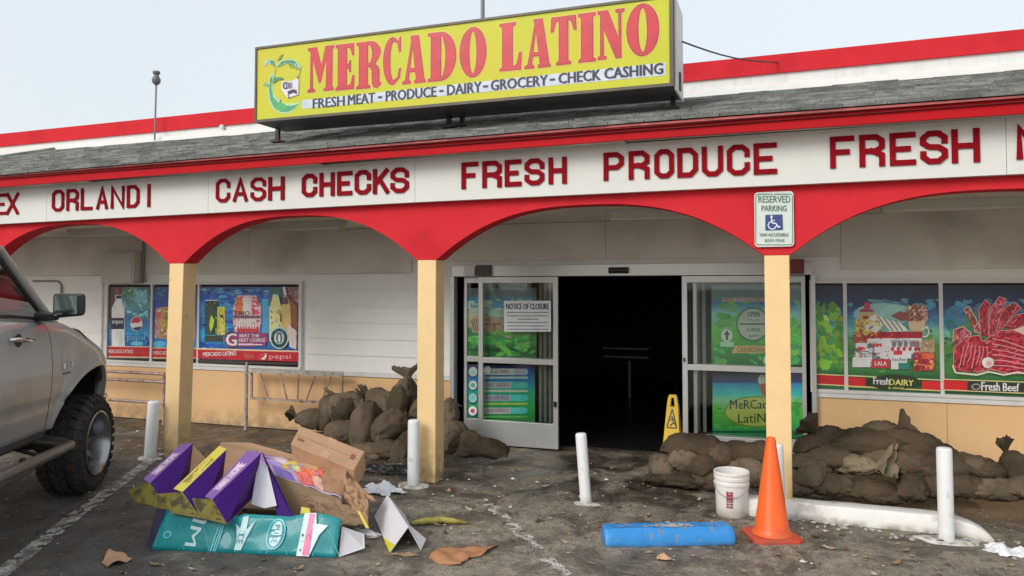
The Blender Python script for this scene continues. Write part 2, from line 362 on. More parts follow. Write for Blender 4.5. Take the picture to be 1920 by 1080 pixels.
# ================================================================== SETTING: ground
c_white = lin((232, 232, 226)); MUD = (.062, .048, .034)
def groundmat():
    m = bpy.data.materials.new('asphalt'); m.use_nodes = True; t = m.node_tree; p = t.nodes['Principled BSDF']; lk = t.links.new
    g = t.nodes.new('ShaderNodeNewGeometry')
    def noi(scale, detail=8, rough=.6, vec=None, dist=0):
        n = t.nodes.new('ShaderNodeTexNoise'); n.inputs['Scale'].default_value = scale; n.inputs['Detail'].default_value = detail; n.inputs['Roughness'].default_value = rough; n.inputs['Distortion'].default_value = dist
        lk(vec or g.outputs['Position'], n.inputs['Vector']); return n.outputs[0]
    def rmp(v, a, b, lo=0, hi=1):
        q = t.nodes.new('ShaderNodeMapRange'); q.inputs[1].default_value = a; q.inputs[2].default_value = b; q.inputs[3].default_value = lo; q.inputs[4].default_value = hi
        lk(v, q.inputs[0]); return q.outputs[0]
    def mix(f, a, b):
        q = t.nodes.new('ShaderNodeMix'); q.data_type = 'RGBA'
        lk(f, q.inputs[0])
        for i, v in ((6, a), (7, b)):
            if isinstance(v, tuple): q.inputs[i].default_value = (*v, 1)
            else: lk(v, q.inputs[i])
        return q.outputs[2]
    def mth(op, a, b):
        q = t.nodes.new('ShaderNodeMath'); q.operation = op
        for i, v in ((0, a), (1, b)):
            if isinstance(v, (int, float)): q.inputs[i].default_value = v
            else: lk(v, q.inputs[i])
        return q.outputs[0]
    sx = t.nodes.new('ShaderNodeSeparateXYZ'); lk(g.outputs['Position'], sx.inputs[0])
    X, Y = sx.outputs[0], sx.outputs[1]
    vor = t.nodes.new('ShaderNodeTexVoronoi'); vor.inputs['Scale'].default_value = 90; lk(g.outputs['Position'], vor.inputs['Vector'])
    agg = rmp(vor.outputs[0], 0, .7, .6, 1.5)
    base = mix(rmp(noi(3), .35, .65), (.055, .052, .047), (.110, .102, .090))
    # silt left by the flood: mostly right of the truck, thickest towards the shop
    warp = noi(1.4, 9, .65, dist=.4)
    pos = mth('ADD', rmp(X, -5.2, -2.2, 0, .24), rmp(Y, 4.4, 6.4, -.05, .12))
    silt = rmp(mth('ADD', warp, pos), .56, .72)
    col = mix(silt, base, mix(rmp(noi(6, 9, .7), .35, .65), (.150, .128, .098), (.29, .255, .20)))
    dark = mth('MULTIPLY', rmp(noi(2.3, 9, .7, dist=.8), .47, .58), rmp(Y, 4.8, 6.4, .55, 1))
    col = mix(mth('MULTIPLY', dark, .92), col, (.048, .039, .028))
    fine = rmp(noi(19, 9, .75, dist=.5), .50, .62)
    col = mix(mth('MULTIPLY', fine, .55), col, (.062, .050, .036))
    pale = rmp(noi(11, 9, .8), .64, .70)
    col = mix(mth('MULTIPLY', pale, .5), col, (.34, .31, .27))
    wet = mth('MULTIPLY', rmp(noi(1.7, 7, .65, dist=.6), .40, .54), rmp(Y, 5.7, 7.0))
    col = mix(mth('MULTIPLY', wet, .7), col, (.024, .020, .016))
    wv = t.nodes.new('ShaderNodeVectorMath'); wv.operation = 'ADD'; lk(g.outputs['Position'], wv.inputs[0])
    n3 = t.nodes.new('ShaderNodeTexNoise'); n3.inputs['Scale'].default_value = 2.2; n3.inputs['Detail'].default_value = 7; lk(g.outputs['Position'], n3.inputs['Vector']); lk(n3.outputs['Color'], wv.inputs[1])
    vc = t.nodes.new('ShaderNodeTexVoronoi'); vc.feature = 'DISTANCE_TO_EDGE'; vc.inputs['Scale'].default_value = .62; lk(wv.outputs[0], vc.inputs['Vector'])
    crk = mth('MULTIPLY', rmp(vc.outputs['Distance'], .012, .003), rmp(noi(.8, 3), .45, .6))
    col = mix(mth('MULTIPLY', crk, .8), col, (.020, .017, .013))
    sc = t.nodes.new('ShaderNodeVectorMath'); sc.operation = 'SCALE'; lk(col, sc.inputs[0]); lk(agg, sc.inputs['Scale'])
    lk(sc.outputs[0], p.inputs['Base Color'])
    dw = mth('MAXIMUM', wet, mth('MULTIPLY', dark, .6))
    lk(rmp(dw, 0, 1, .85, .2), p.inputs['Roughness'])
    b = t.nodes.new('ShaderNodeBump'); b.inputs['Strength'].default_value = .8; b.inputs['Distance'].default_value = .012
    lk(mth('ADD', mth('ADD', noi(28, 9, .75), mth('MULTIPLY', agg, .25)), mth('MULTIPLY', silt, .35)), b.inputs['Height']); lk(b.outputs[0], p.inputs['Normal'])
    return m
M_G = groundmat()
mb = MB(); N = 150                      # near ground with real unevenness, flat beyond
rows = []
xs = [-60, -20] + [-12+i*.1 for i in range(171)] + [12, 60]; ys = [-60, -12] + [1.5+i*.075 for i in range(95)] + [12, 60]
for y in ys:
    rows.append([(x, y, (noise.noise(Vector((x*.9, y*.9, 0)))*.014+noise.noise(Vector((x*4, y*4, 5)))*.005) if (-12 <= x <= 5 and 1.5 <= y <= 8.3) else 0) for x in xs])
mb.grid(rows)
tag(link_mesh('parking_lot', mb, M_G, Vector((0, 0, 0)), True), kind='structure')
mb = MB(); mb.add([(-900, -900, -.02), (900, -900, -.02), (900, 900, -.02), (-900, 900, -.02)], [(0, 1, 2, 3)])
tag(link_mesh('ground', mb, mat('far_asphalt', (.07, .066, .06), .9), Vector((0, 0, 0))), kind='structure')
# worn parking stripes
def stripe(a, b, wd, seed, wear):
    rnd = random.Random(seed); a, b = Vector(a), Vector(b); d = (b-a).normalized(); n = Vector((-d.y, d.x, 0)); Lh = (b-a).length; mb = MB(); s = 0
    def gz(v): return noise.noise(Vector((v.x*.9, v.y*.9, 0)))*.014+noise.noise(Vector((v.x*4, v.y*4, 5)))*.005+.006
    while s < Lh:
        l = .03
        for k in range(10):
            u = wd*(k/10-.5)
            c = a+d*s+n*(u+.004)
            wv = noise.noise(Vector((c.x*13, c.y*13, seed)))+.5*noise.noise(Vector((c.x*40, c.y*40, seed)))
            if wv > wear+.25*abs(u/wd*2)**3:
                j = lambda: rnd.uniform(-.006, .006)
                q = [c+Vector((j(), j(), 0)), c+d*l+Vector((j(), j(), 0)), c+d*l+n*wd/10+Vector((j(), j(), 0)), c+n*wd/10+Vector((j(), j(), 0))]
                q = [Vector((v.x, v.y, gz(v))) for v in q]
                mb.add(q[::-1], [(0, 1, 2, 3)])
        s += l
    return mb
M_PAINT = mat('worn_road_paint', (.58, .56, .51), .8, .25, 20, .5, 90, dirt=(.13, .115, .09), dscale=9, dth=(.42, .6))
tag(link_mesh('painted_line', stripe(G(300, 850), G(-120, 1165), .13, 3, -.32), M_PAINT, Vector((0, 0, 0))), kind='structure')
tag(link_mesh('painted_line', stripe(G(915, 945), G(1110, 1130), .11, 9, -.2), M_PAINT, Vector((0, 0, 0))), kind='structure')

# ================================================================== SHOP BUILDING
M_WHITE = mat('white_painted_siding', (.86, .86, .84), .6, .03, 3, .08, 25, dirt=(.60, .58, .53), dscale=.8, dth=(.6, .85), spec=.3)
M_TRIM = mat('white_trim_paint', (.72, .72, .70), .45, .05, 4, .05, 40, dirt=(.40, .38, .34), dscale=3, dth=(.6, .8))
M_FASC = mat('fascia_white', (.74, .75, .72), .6, .03, 3, .08, 30, dirt=(.62, .61, .56), dscale=1.5, dth=(.6, .8), spec=.25)
M_YEL = mat('yellow_wainscot', (.80, .51, .26), .6, .05, 3, .12, 30, dirt=(.62, .40, .19), dscale=1.3, dth=(.6, .85), lows=((.36, .26, .15), .30))
M_POST = mat('yellow_post_paint', (.88, .63, .32), .5, .05, 5, .12, 35, dirt=(.62, .44, .22), dscale=7, dth=(.66, .78), lows=((.26, .18, .10), .45))
M_RED = mat('red_paint', (.66, .030, .042), .75, .06, 3, .14, 28, dirt=(.50, .02, .03), dscale=2, dth=(.55, .85), spec=.12)
M_REDE = mat('red_eave_paint', (.50, .008, .014), .6, .08, 3, .05, 28, spec=.15)
M_CEIL = mat('porch_ceiling_paint', (.74, .70, .62), .7, .06, 2, .08, 20, dirt=(.34, .30, .24), dscale=1.1, dth=(.5, .8))
M_UPPERBOARD = mat('upper_wall_panel_paint', (.76, .72, .66), .65, .05, 2, .08, 20, dirt=(.40, .36, .30), dscale=1.1, dth=(.5, .8))  # beige plywood sheets above the lap siding, their own tone
M_ALU = mat('brushed_aluminium', (.56, .57, .57), .35, .05, 8, .03, 60, metal=.45)
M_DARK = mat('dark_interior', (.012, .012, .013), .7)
M_LETTER = mat('maroon_letter_paint', (.27, .005, .013), .8, .12, 12, .1, 60, spec=.1)
sag = lambda x: min(0, x+1)*.0092
B = thing('store_building', (-2.5, 8.4, 0), 'single storey white and yellow grocery store with red arches and a shingled porch roof', 'store')
YW, YP, YF, YE = 8.4, 6.58, 6.5, 6.3
XL, XR = -16.5, 6.4
DX0, DX1, DZ = -3.69, .285, 2.115          # door assembly opening
WIN = [(-9.25, -5.86), (.285, 5.0)]        # window strips
WZ0, WZ1 = .79, 1.90
# solid backing wall round the openings
mb = MB()
mb.box(XL, DX0, YW+.02, YW+.22, 0, 4.0); mb.box(DX1, XR, YW+.02, YW+.22, 0, 4.0); mb.box(DX0, DX1, YW+.02, YW+.22, DZ, 4.0)
mb.box(XL, XL+.2, YW+.22, 20, 0, 4.0); mb.box(XR-.2, XR, YW+.22, 20, 0, 4.0); mb.box(XL, XR, 20, 20.2, 0, 4.0)
part('wall', mb, M_WHITE, B)
mb = MB(); mb.box(XL+.2, XR-.2, YW+.22, 20, 3.9, 4.0); part('flat_roof', mb, mat('roof_felt', (.1, .1, .1), .9), B)
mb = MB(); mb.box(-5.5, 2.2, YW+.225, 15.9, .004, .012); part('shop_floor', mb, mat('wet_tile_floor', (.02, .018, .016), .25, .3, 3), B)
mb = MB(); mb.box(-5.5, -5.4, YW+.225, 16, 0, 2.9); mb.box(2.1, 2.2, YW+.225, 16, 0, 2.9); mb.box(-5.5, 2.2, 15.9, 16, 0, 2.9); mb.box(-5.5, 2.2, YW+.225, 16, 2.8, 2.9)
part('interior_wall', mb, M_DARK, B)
# lap siding, each board its own piece
def runs(z0, z1, x0=XL, x1=XR):
    cuts = []
    if z1 > WZ0+.01 and z0 < WZ1+.03: cuts += [(a-.05, b+.05) for a, b in WIN]
    if z0 < DZ: cuts.append((DX0-.06, DX1-.0))
    cuts.sort(); out = []; x = x0
    for a, b in cuts:
        if a > x: out.append((x, a))
        x = max(x, b)
    if x < x1: out.append((x, x1))
    return out
rnd = random.Random(4)
z = .79
zs = []
while z < 2.02: zs.append((z, min(z+.206, 2.03))); z += .206
for z0, z1 in zs:
    for a, b in runs(z0, z1):
        x = a
        while x < b-.05:
            l = min(rnd.uniform(3.0, 4.6), b-x)
            if b-(x+l) < .8: l = b-x
            m_ = MB(); y0 = YW-.012
            m_.hexa([(x+.0004, y0-.010, z0+.0005), (x+l-.0004, y0-.010, z0+.0005), (x+l-.0004, YW+.018, z0+.0005), (x+.0004, YW+.018, z0+.001)],
                    [(x+.0004, y0+.003, z1), (x+l-.0004, y0+.003, z1), (x+l-.0004, YW+.018, z1), (x+.0004, YW+.018, z1)])
            part('siding_board', m_, M_WHITE, B); x += l
xx = XL
while xx < XR:                              # smooth sheets above
    l = 2.44; m_ = MB(); m_.box(xx+.002, min(xx+l, XR)-.002, YW-.006, YW+.018, 2.036 if not (xx+l > DX0 and xx < DX1) else 2.17, 2.60)
    part('wall_panel', m_, M_UPPERBOARD, B); xx += l
for a, b in ((XL, DX0-.06), (DX1, XR)):     # yellow lower sheets with battens
    x = a
    while x < b:
        l = min(1.22, b-x); m_ = MB(); m_.box(x+.002, x+l-.002, YW-.01, YW+.018, .01, .735)
        part('wainscot_panel', m_, M_YEL, B); x += l
    m_ = MB(); m_.box(a, b, YW-.03, YW+.018, .737, .787); part('sill_trim', m_, M_TRIM, B, bev=.003)
# porch ceiling
x = XL
while x < XR:
    m_ = MB(); m_.box(x+.003, x+1.213, YP+.195, YW-.008, 2.605, 2.62); part('ceiling_panel', m_, M_CEIL, B); x += 1.22
# posts
PX = [-15.43, -12.36, -9.29, -6.232, -3.205, -.03, 3.10, 6.2]
for i, x in enumerate(PX):
    m_ = MB(); ln = -.05 if i == 3 else (.0 if i != 4 else .0)
    w2 = .0975
    b_ = [(x+ln-w2, YP, .0), (x+ln+w2, YP, .0), (x+ln+w2, YP+.195, .0), (x+ln-w2, YP+.195, .0)]
    t_ = [(x-w2, YP, 2.12), (x+w2, YP, 2.12), (x+w2, YP+.195, 2.12), (x-w2, YP+.195, 2.12)]
    m_.hexa(b_, t_); part('post', m_, M_POST, B, bev=.006)
# arches
for i in range(len(PX)-1):
    xa, xb = PX[i]+.13, PX[i+1]-.13; cxm = (xa+xb)/2; hw = (xb-xa)/2; n = 30
    cur = []
    for k in range(n+1):
        th = -math.cos(math.pi*k/n); u = th
        cur.append((cxm+hw*u, 2.14+.455*(1-abs(u)**2.6)))
    cur = [(PX[i], 2.121), (PX[i]+.0975, 2.121)]+cur+[(PX[i+1]-.0975, 2.121), (PX[i+1], 2.121)]
    y0, y1 = YP-.004, YP+.199; m_ = MB(); top = 2.72
    vf = [Vector((a, y0, b)) for a, b in cur]; vb = [Vector((a, y1, b)) for a, b in cur]
    n1 = len(cur)
    for k in range(n1-1):
        a, b = cur[k], cur[k+1]
        if b[0]-a[0] > 1e-5:
            m_.add([(a[0], y0, a[1]), (b[0], y0, b[1]), (b[0], y0, top+sag(b[0])), (a[0], y0, top+sag(a[0]))], [(0, 1, 2, 3)])
            m_.add([(a[0], y1, a[1]), (b[0], y1, b[1]), (b[0], y1, top), (a[0], y1, top)], [(3, 2, 1, 0)])
        m_.add([(a[0], y0, a[1]), (b[0], y0, b[1]), (b[0], y1, b[1]), (a[0], y1, a[1])], [(3, 2, 1, 0)])
    o = part('arch', m_, M_RED, B)
# fascia boards + letters
seams = [XL, -12.4, P(87, 410, YF).x, P(390, 400, YF).x, P(778, 385, YF).x, P(1888, 330, YF).x, XR]
FB = []
for a, b in zip(seams, seams[1:]):
    m_ = MB(); a += .002; b -= .002
    m_.hexa([(a, YF, 2.692+sag(a)), (b, YF, 2.692+sag(b)), (b, YF+.07, 2.692+sag(b)), (a, YF+.07, 2.692+sag(a))],
            [(a, YF, 3.12+sag(a)), (b, YF, 3.12+sag(b)), (b, YF+.07, 3.12+sag(b)), (a, YF+.07, 3.12+sag(a))])
    FB.append((a, b, part('fascia_board', m_, M_FASC, B)))
m_ = MB(); m_.box(XL, XR, YF+.071, YP+.3, 2.74, 3.0); part('roof_beam', m_, M_CEIL, B)
WORDS = [  # letters, (left,right) edges in px, top/bottom at first left and last right
 ('EX', [(-6, 12), (13, 36)], (364, 403), (361, 402)),
 ('ORLANDI', [(99, 121), (126, 148), (153, 174), (182, 203), (209, 234), (239, 262), (275, 285)], (357, 397), (345, 388)),
 ('CASH', [(406, 432), (438, 465), (471, 499), (504, 534)], (336, 380), (331, 375)),
 ('CHECKS', [(567, 595), (600, 628), (633, 661), (666, 696), (700, 730), (733, 767)], (327, 370), (313, 361)),
 ('FRESH', [(866, 897), (905, 941), (947, 978), (984, 1021), (1029, 1063)], (305, 355), (294, 344)),
 ('PRODUCE', [(1132, 1170), (1179, 1218), (1227, 1264), (1270, 1309), (1316, 1356), (1363, 1406), (1413, 1457)], (287, 339), (267, 326)),
 ('FRESH', [(1556, 1602), (1611, 1659), (1668, 1717), (1725, 1777), (1784, 1837)], (257, 316), (240, 304)),
 ('M', [(1905, 1968)], (236, 299), (232, 297)),
]
for word, xs_, (t0, b0), (t1, b1) in WORDS:
    xa, xb = xs_[0][0], xs_[-1][1]
    for ch, (l, r_) in zip(word, xs_):
        f = ((l+r_)/2-xa)/(xb-xa)
        cx_ = (l+r_)/2; zt = P(cx_, t0+(t1-t0)*f, YF).z; zb = P(cx_, b0+(b1-b0)*f, YF).z
        X0, X1 = P(l, (t0+b0)/2, YF).x, P(r_, (t0+b0)/2, YF).x
        fb = [o for a, b, o in FB if a <= (X0+X1)/2 <= b][0]
        lw = .042 if cx_ > 500 else .036
        part('letter', stroke_letter(ch, X0, X1, zb, zt, lw, YF-.0005), M_LETTER, fb)
# eave
x = XL
while x < XR:
    a, b = x+.001, min(x+3.05, XR)-.001; m_ = MB()
    z0, z1 = 3.10, 3.225
    m_.hexa([(a, YE, z0+sag(a)), (b, YE, z0+sag(b)), (b, YE+.035, z0+sag(b)), (a, YE+.035, z0+sag(a))],
            [(a, YE, z1+sag(a)), (b, YE, z1+sag(b)), (b, YE+.035, z1+sag(b)), (a, YE+.035, z1+sag(a))])
    part('eave_board', m_, M_REDE, B)
    m_ = MB()
    m_.hexa([(a, YE-.010, z1-.013+sag(a)), (b, YE-.010, z1-.013+sag(b)), (b, YE-.001, z1-.013+sag(b)), (a, YE-.001, z1-.013+sag(a))],
            [(a, YE-.013, z1+.004+sag(a)), (b, YE-.013, z1+.004+sag(b)), (b, YE-.001, z1+.004+sag(b)), (a, YE-.001, z1+.004+sag(a))])
    part('drip_edge', m_, mat('red_drip_edge', (.80, .20, .20), .3, .2, 15, coat=.4), B)
    m_ = MB(); m_.box(a, b, YE+.036, YF+.07, 3.121+sag((a+b)/2), 3.13+sag((a+b)/2)); part('soffit', m_, M_CEIL, B)
    x += 3.05
# porch roof: deck + shingles
RZ0, RY0, RZ1, RY1 = 3.235, YE-.03, 3.945, 8.47
HX = -8.2                                  # the roof ends in a hip here
def rp(x, s):
    y = RY0+(RY1-RY0)*s; return Vector((x, y, RZ0+(RZ1-RZ0)*s+sag(x)*(1-s)))
rn = Vector((0, -(RZ1-RZ0), RY1-RY0)).normalized()
HL, HT = -13.3, -10.3                      # hip: eave corner, top corner
m_ = MB(); m_.add([rp(HL, 0), rp(XR, 0), rp(XR, 1), rp(HT, 1), Vector((HL, RY1, RZ0+sag(HL)))], [(0, 1, 2, 3), (0, 3, 4)])
m_.add([v-rn*.03 for v in [rp(HL, 0), rp(XR, 0), rp(XR, 1), rp(HT, 1)]], [(3, 2, 1, 0)])
RF = part('roof', m_, mat('roof_underlay', (.05, .05, .05), .9), B)
M_SH = [mat('shingle_grey_%s' % n, c, .95, .22, 30, 1, 160, dirt=(.12, .125, .12), dscale=5, dth=(.45, .7)) for n, c in (('a', (.29, .30, .285)), ('b', (.36, .37, .35)), ('c', (.23, .24, .225)))]
slope = math.hypot(RY1-RY0, RZ1-RZ0); rows_n = 16; exps = slope/rows_n; tabw = .305
def shingle(x0, x1, s0, s1, lift):
    q = MB(); a, b, c, d = rp(x0, s0), rp(x1, s0), rp(x1, s1), rp(x0, s1)
    lo = rn*(.016+lift)
    q.hexa([a, b, c, d], [a+lo, b+lo, c+rn*.003, d+rn*.003]); return q
cand = []
for r_ in range(rows_n):
    off = rnd.uniform(0, tabw); x = HL-off
    while x < XR:
        s0, s1 = r_/rows_n, (r_+1.25)/rows_n
        s1 = min(s1, 1); xh = HL+(HT-HL)*s0
        x0 = max(x, xh); x1 = min(x+tabw, XR)
        if x1-x0 > .06:
            c = rp((x0+x1)/2, s0)-CAM; dp = c.dot(FWD); cand.append((dp+(0 if abs(c.dot(RGT)/dp) < .72 else 30), x0+.003, x1-.003, s0-rnd.uniform(0, .005), s1, rnd.uniform(0, .012), rnd.randrange(3)))
        x += tabw
cand.sort()
stuff = MB()
for i, (_, x0, x1, s0, s1, lf, mi) in enumerate(cand):
    q = shingle(x0, x1, s0, s1, lf)
    if i < 295: part('shingle', q, M_SH[mi], RF)
    else:
        n = len(stuff.v); stuff.v += q.v; stuff.f += [[n+k for k in f] for f in q.f]; stuff.c += q.c; stuff.mi += [mi]*len(q.f)
part('shingles', stuff, M_SH, RF, kind='stuff')
# hip ridge cap
m_ = MB(); m_.tube([rp(HL, 0)+rn*.02, rp(HT, 1)+rn*.02], .03, 6); part('hip_cap', m_, M_SH[2], B)
# parapet with red band and flashing
m_ = MB(); m_.box(XL, XR+2, 8.5, 8.75, 3.3, 4.185); part('parapet', m_, mat('parapet_white', (.74, .76, .75), .6, .04, 2, .08, 20, streak=(.55, .56, .54)), B)
m_ = MB(); m_.hexa([(XL, 8.47, 4.05), (XR+2, 8.47, 4.187), (XR+2, 8.78, 4.187), (XL, 8.78, 4.05)], [(XL, 8.47, 4.25), (XR+2, 8.47, 4.385), (XR+2, 8.78, 4.385), (XL, 8.78, 4.25)])
part('parapet_band', m_, M_RED, B)
m_ = MB(); m_.box(XL, XR+2, 8.483, 8.499, 3.98, 4.03); part('flashing', m_, M_TRIM, B)

# ------------------------------------------------------------------ windows
def window_strip(x0, x1, muls, tm=.035):
    wd = thing_part('window', B)
    fr = MB(); y0, y1 = YW-.03, YW+.015
    fr.box(x0-.045, x1+.045, y0, y1, WZ1-.002, WZ1+.035); fr.box(x0-.045, x1+.045, y0-.012, y1, WZ0-.002, WZ0+.03)
    fr.box(x0-.045, x0, y0, y1, WZ0+.03, WZ1-.002); fr.box(x1, x1+.045, y0, y1, WZ0+.03, WZ1-.002)
    for m in muls: fr.box(m-tm/2, m+tm/2, y0+.001, y1, WZ0+.03, WZ1-.002)
    fr.box(x0, x1, YW+.008, YW+.019, WZ0+.03, WZ1-.002, mi=1)
    o = link_mesh('window', fr, [M_TRIM, M_DARK], ORG[B.name]); o.parent = B; ORG[o.name] = ORG[B.name]
    return o
def thing_part(n, p): return None
PW = lambda px, py: P(px, py, YW-.002)
lm = [P(283, 600, YW-.03).x, P(371, 600, YW-.03).x]
W1 = window_strip(P(204, 600, YW).x, P(562, 600, YW).x, lm)
rm = [P(1585, 600, YW-.03).x, P(1765, 600, YW-.03).x, 3.05]
W2 = window_strip(P(1527, 600, YW).x, 4.95, rm)
WHT = (235, 238, 240)
def redband(p, x0, x1, y0, y1, dy, words):
    p.poly([(x0, y0), (x1, y0+dy), (x1, y1+dy), (x0, y1)], (140, 18, 28))
    p.poly([(x0, y0-1.5), (x1, y0-1.5+dy), (x1, y0+dy), (x0, y0)], (190, 160, 130)); p.poly([(x0, y1), (x1, y1+dy), (x1, y1+2+dy), (x0, y1+2)], (190, 150, 120))
# pane 1: water bottle and cola globe
p = Print(PW)
p.grad(204, 538, 281, 672, [(0, (50, 70, 60)), (.25, (75, 120, 125)), (.45, (40, 85, 130)), (.65, (35, 110, 150)), (.85, (15, 60, 120)), (1, (40, 110, 150))])
p.poly([(204, 538), (230, 538), (224, 560), (212, 590), (204, 610)], (60, 40, 42)); p.oval(245, 552, 16, 14, (55, 100, 60)); p.oval(262, 556, 14, 12, (90, 140, 150)); p.mottle([(226, 540), (281, 540), (281, 600), (232, 600)], [(60, 110, 110), (90, 140, 150), (40, 90, 120), (70, 120, 90), (110, 160, 170)], 70, 5, 1); p.mottle([(204, 620), (281, 620), (281, 650), (204, 650)], [(30, 90, 150), (50, 130, 170), (20, 60, 120)], 50, 4, 2)
p.rect(217, 541, 224, 552, (120, 40, 45)); p.poly([(216, 553), (228, 553), (229, 563), (234, 578), (234, 650), (210, 650), (210, 578), (217, 563)], (175, 180, 200))
p.rect(218, 554, 228, 560, (20, 22, 32)); p.poly([(213, 572), (222, 566), (231, 574), (231, 590), (213, 590)], (205, 208, 222)); p.rect(209, 596, 233, 617, (18, 22, 45)); p.text('aqua', 211, 601, 231, 609, (170, 180, 200), .02)
p.rect(212, 622, 219, 648, (225, 230, 240)); p.rect(224, 620, 229, 648, (150, 175, 205))
p.oval(257, 607, 11.5, 14, (220, 225, 235)); p.oval(257, 607, 10.3, 12.8, (150, 25, 50), a0=185, a1=355); p.oval(257.5, 608, 10, 12, (25, 30, 80), a0=20, a1=150)
p.poly([(247, 609), (254, 605), (260, 606), (267, 600), (267.5, 606), (261, 612), (254, 614), (248, 615)], (235, 235, 240))
p.text('pepsi', 240, 628, 273, 640, (90, 140, 190), .01); p.oval(258, 644, 12, 4, (80, 150, 180))
redband(p, 204, 281, 650, 668, 1, 0); p.text('MERCADO LATINO', 205, 655, 251, 662, (220, 170, 165), .01); p.text('meat', 256, 655, 272, 662, (150, 60, 50)); p.rect(204, 671, 281, 674, (40, 45, 40))
poster('poster', p, W1)
# pane 2
p = Print(PW)
p.grad(285, 538, 369, 673, [(0, (45, 60, 100)), (.3, (30, 60, 130)), (.6, (25, 70, 140)), (.9, (40, 110, 150)), (1, (50, 120, 150))])
p.poly([(292, 578), (310, 575), (366, 580), (366, 636), (290, 634)], (150, 110, 100)); p.poly([(308, 577), (362, 578), (362, 634), (308, 636)], (120, 115, 40))
for k in range(7): p.oval(297+9*k, 590+(k*17) % 38, 5, 8, [(170, 70, 70), (150, 140, 60), (190, 150, 120)][k % 3], up=False); p.lay += .3
p.mottle([(285, 540), (369, 540), (369, 575), (285, 575)], [(30, 60, 120), (50, 90, 150), (40, 80, 110)], 60, 5, 3); p.mottle([(292, 578), (364, 580), (364, 634), (292, 634)], [(170, 100, 90), (120, 110, 50), (190, 160, 120), (90, 80, 60), (160, 60, 60)], 120, 4, 4)
p.oval(300, 645, 12, 6, (60, 140, 170)); p.oval(355, 600, 8, 30, (60, 110, 110))
redband(p, 285, 369, 653, 670, 1, 0); p.text('MERCADO LATINO', 288, 658, 345, 665, (220, 170, 160)); p.rect(285, 672, 369, 675, (40, 42, 38))
poster('poster', p, W1)
# pane 3
p = Print(PW)
p.grad(374, 538, 562, 676, [(0, (30, 60, 110)), (.15, (20, 70, 150)), (.3, (40, 120, 170)), (.45, (30, 90, 160)), (.65, (30, 130, 180)), (.85, (15, 60, 120)), (1, (60, 100, 130))])
for k in range(16): p.oval(382+k*11, 543+(k*7) % 9, 7, 2.5, [(90, 130, 170), (15, 35, 80), (50, 110, 130)][k % 3], up=False)
p.lay += 1; p.rect(385, 553, 434, 570, (15, 60, 150)); p.mottle([(374, 540), (505, 540), (505, 655), (374, 655)], [(25, 80, 150), (50, 120, 170), (20, 55, 120), (70, 150, 180), (30, 100, 130)], 240, 7, 5, .35, 0); p.rect(492, 560, 504, 640, (60, 130, 170))
p.rect(505, 540, 528, 600, (40, 80, 80)); p.poly([(528, 538), (562, 538), (562, 650), (548, 650), (536, 590)], (95, 70, 66)); p.mottle([(530, 540), (562, 540), (562, 650), (550, 650)], [(120, 90, 85), (70, 50, 50), (150, 120, 110), (90, 60, 50)], 70, 5, 6); p.rect(505, 574, 520, 640, (150, 155, 140))
p.poly([(385, 569), (390, 562), (406, 562), (410, 570), (410, 628), (385, 628)], (30, 45, 55)); p.rect(408, 575, 423, 628, (165, 160, 60)); p.rect(412, 586, 420, 596, (60, 65, 30))
p.mottle([(386, 566), (408, 566), (408, 628), (386, 628)], [(40, 60, 50), (90, 110, 50), (20, 30, 35), (110, 130, 70)], 50, 4, 7); p.mottle([(409, 576), (422, 576), (422, 627), (409, 627)], [(170, 160, 60), (120, 120, 50), (200, 190, 100), (90, 100, 60)], 40, 3.5, 8)
p.poly([(388, 572), (404, 570), (404, 600), (398, 626), (388, 626)], (40, 60, 45)); p.poly([(397, 590), (403, 600), (401, 612), (396, 622), (393, 610)], (150, 170, 50)); p.rect(385, 629, 418, 640, (45, 50, 40)); p.rect(386, 562, 410, 564, (150, 170, 180))
p.poly([(446, 554), (482, 554), (491, 575), (491, 605), (486, 626), (443, 626), (438, 605), (438, 578)], (190, 150, 155)); p.poly([(444, 557), (456, 556), (455, 590), (442, 590)], (205, 95, 50)); p.poly([(474, 556), (484, 558), (488, 588), (474, 590)], (175, 60, 90)); p.mottle([(446, 554), (482, 554), (491, 575), (491, 605), (486, 626), (443, 626), (438, 605), (438, 578)], [(200, 150, 150), (150, 60, 70), (220, 190, 190), (120, 70, 100), (190, 90, 70)], 110, 4, 9)
p.rect(457, 559, 473, 590, (200, 200, 195)); p.text('ERIO', 442, 583, 470, 592, (60, 40, 45), .03); p.text('AQUA', 440, 596, 482, 606, (225, 215, 215), .03); p.text('YZAR', 443, 608, 481, 618, (215, 200, 195), .03); p.poly([(438, 592), (491, 592), (489, 597), (440, 597)], (90, 60, 80)); p.rect(446, 612, 486, 626, (150, 40, 50), False); p.lay += 1
for k in range(8): p.rect(445+k*5, 600, 447+k*5, 616, (225, 190, 190), False)
p.lay += 1
p.oval(436, 636, 14, 16, (60, 30, 70)); p.rect(436, 624, 500, 648, (130, 45, 85)); p.poly([(420, 636), (440, 622), (502, 624), (506, 640), (480, 650), (430, 650)], (110, 40, 85))
p.text('G', 426, 625, 445, 648, (235, 215, 235), .05); p.text('BEAT THE', 451, 626, 488, 632, (240, 200, 225), .02); p.text('HEAT LOUNGE', 450, 634, 499, 641, (235, 200, 220), .02); p.rect(449, 644, 478, 647, (220, 160, 175)); p.rect(479, 645, 494, 647, (190, 200, 210))
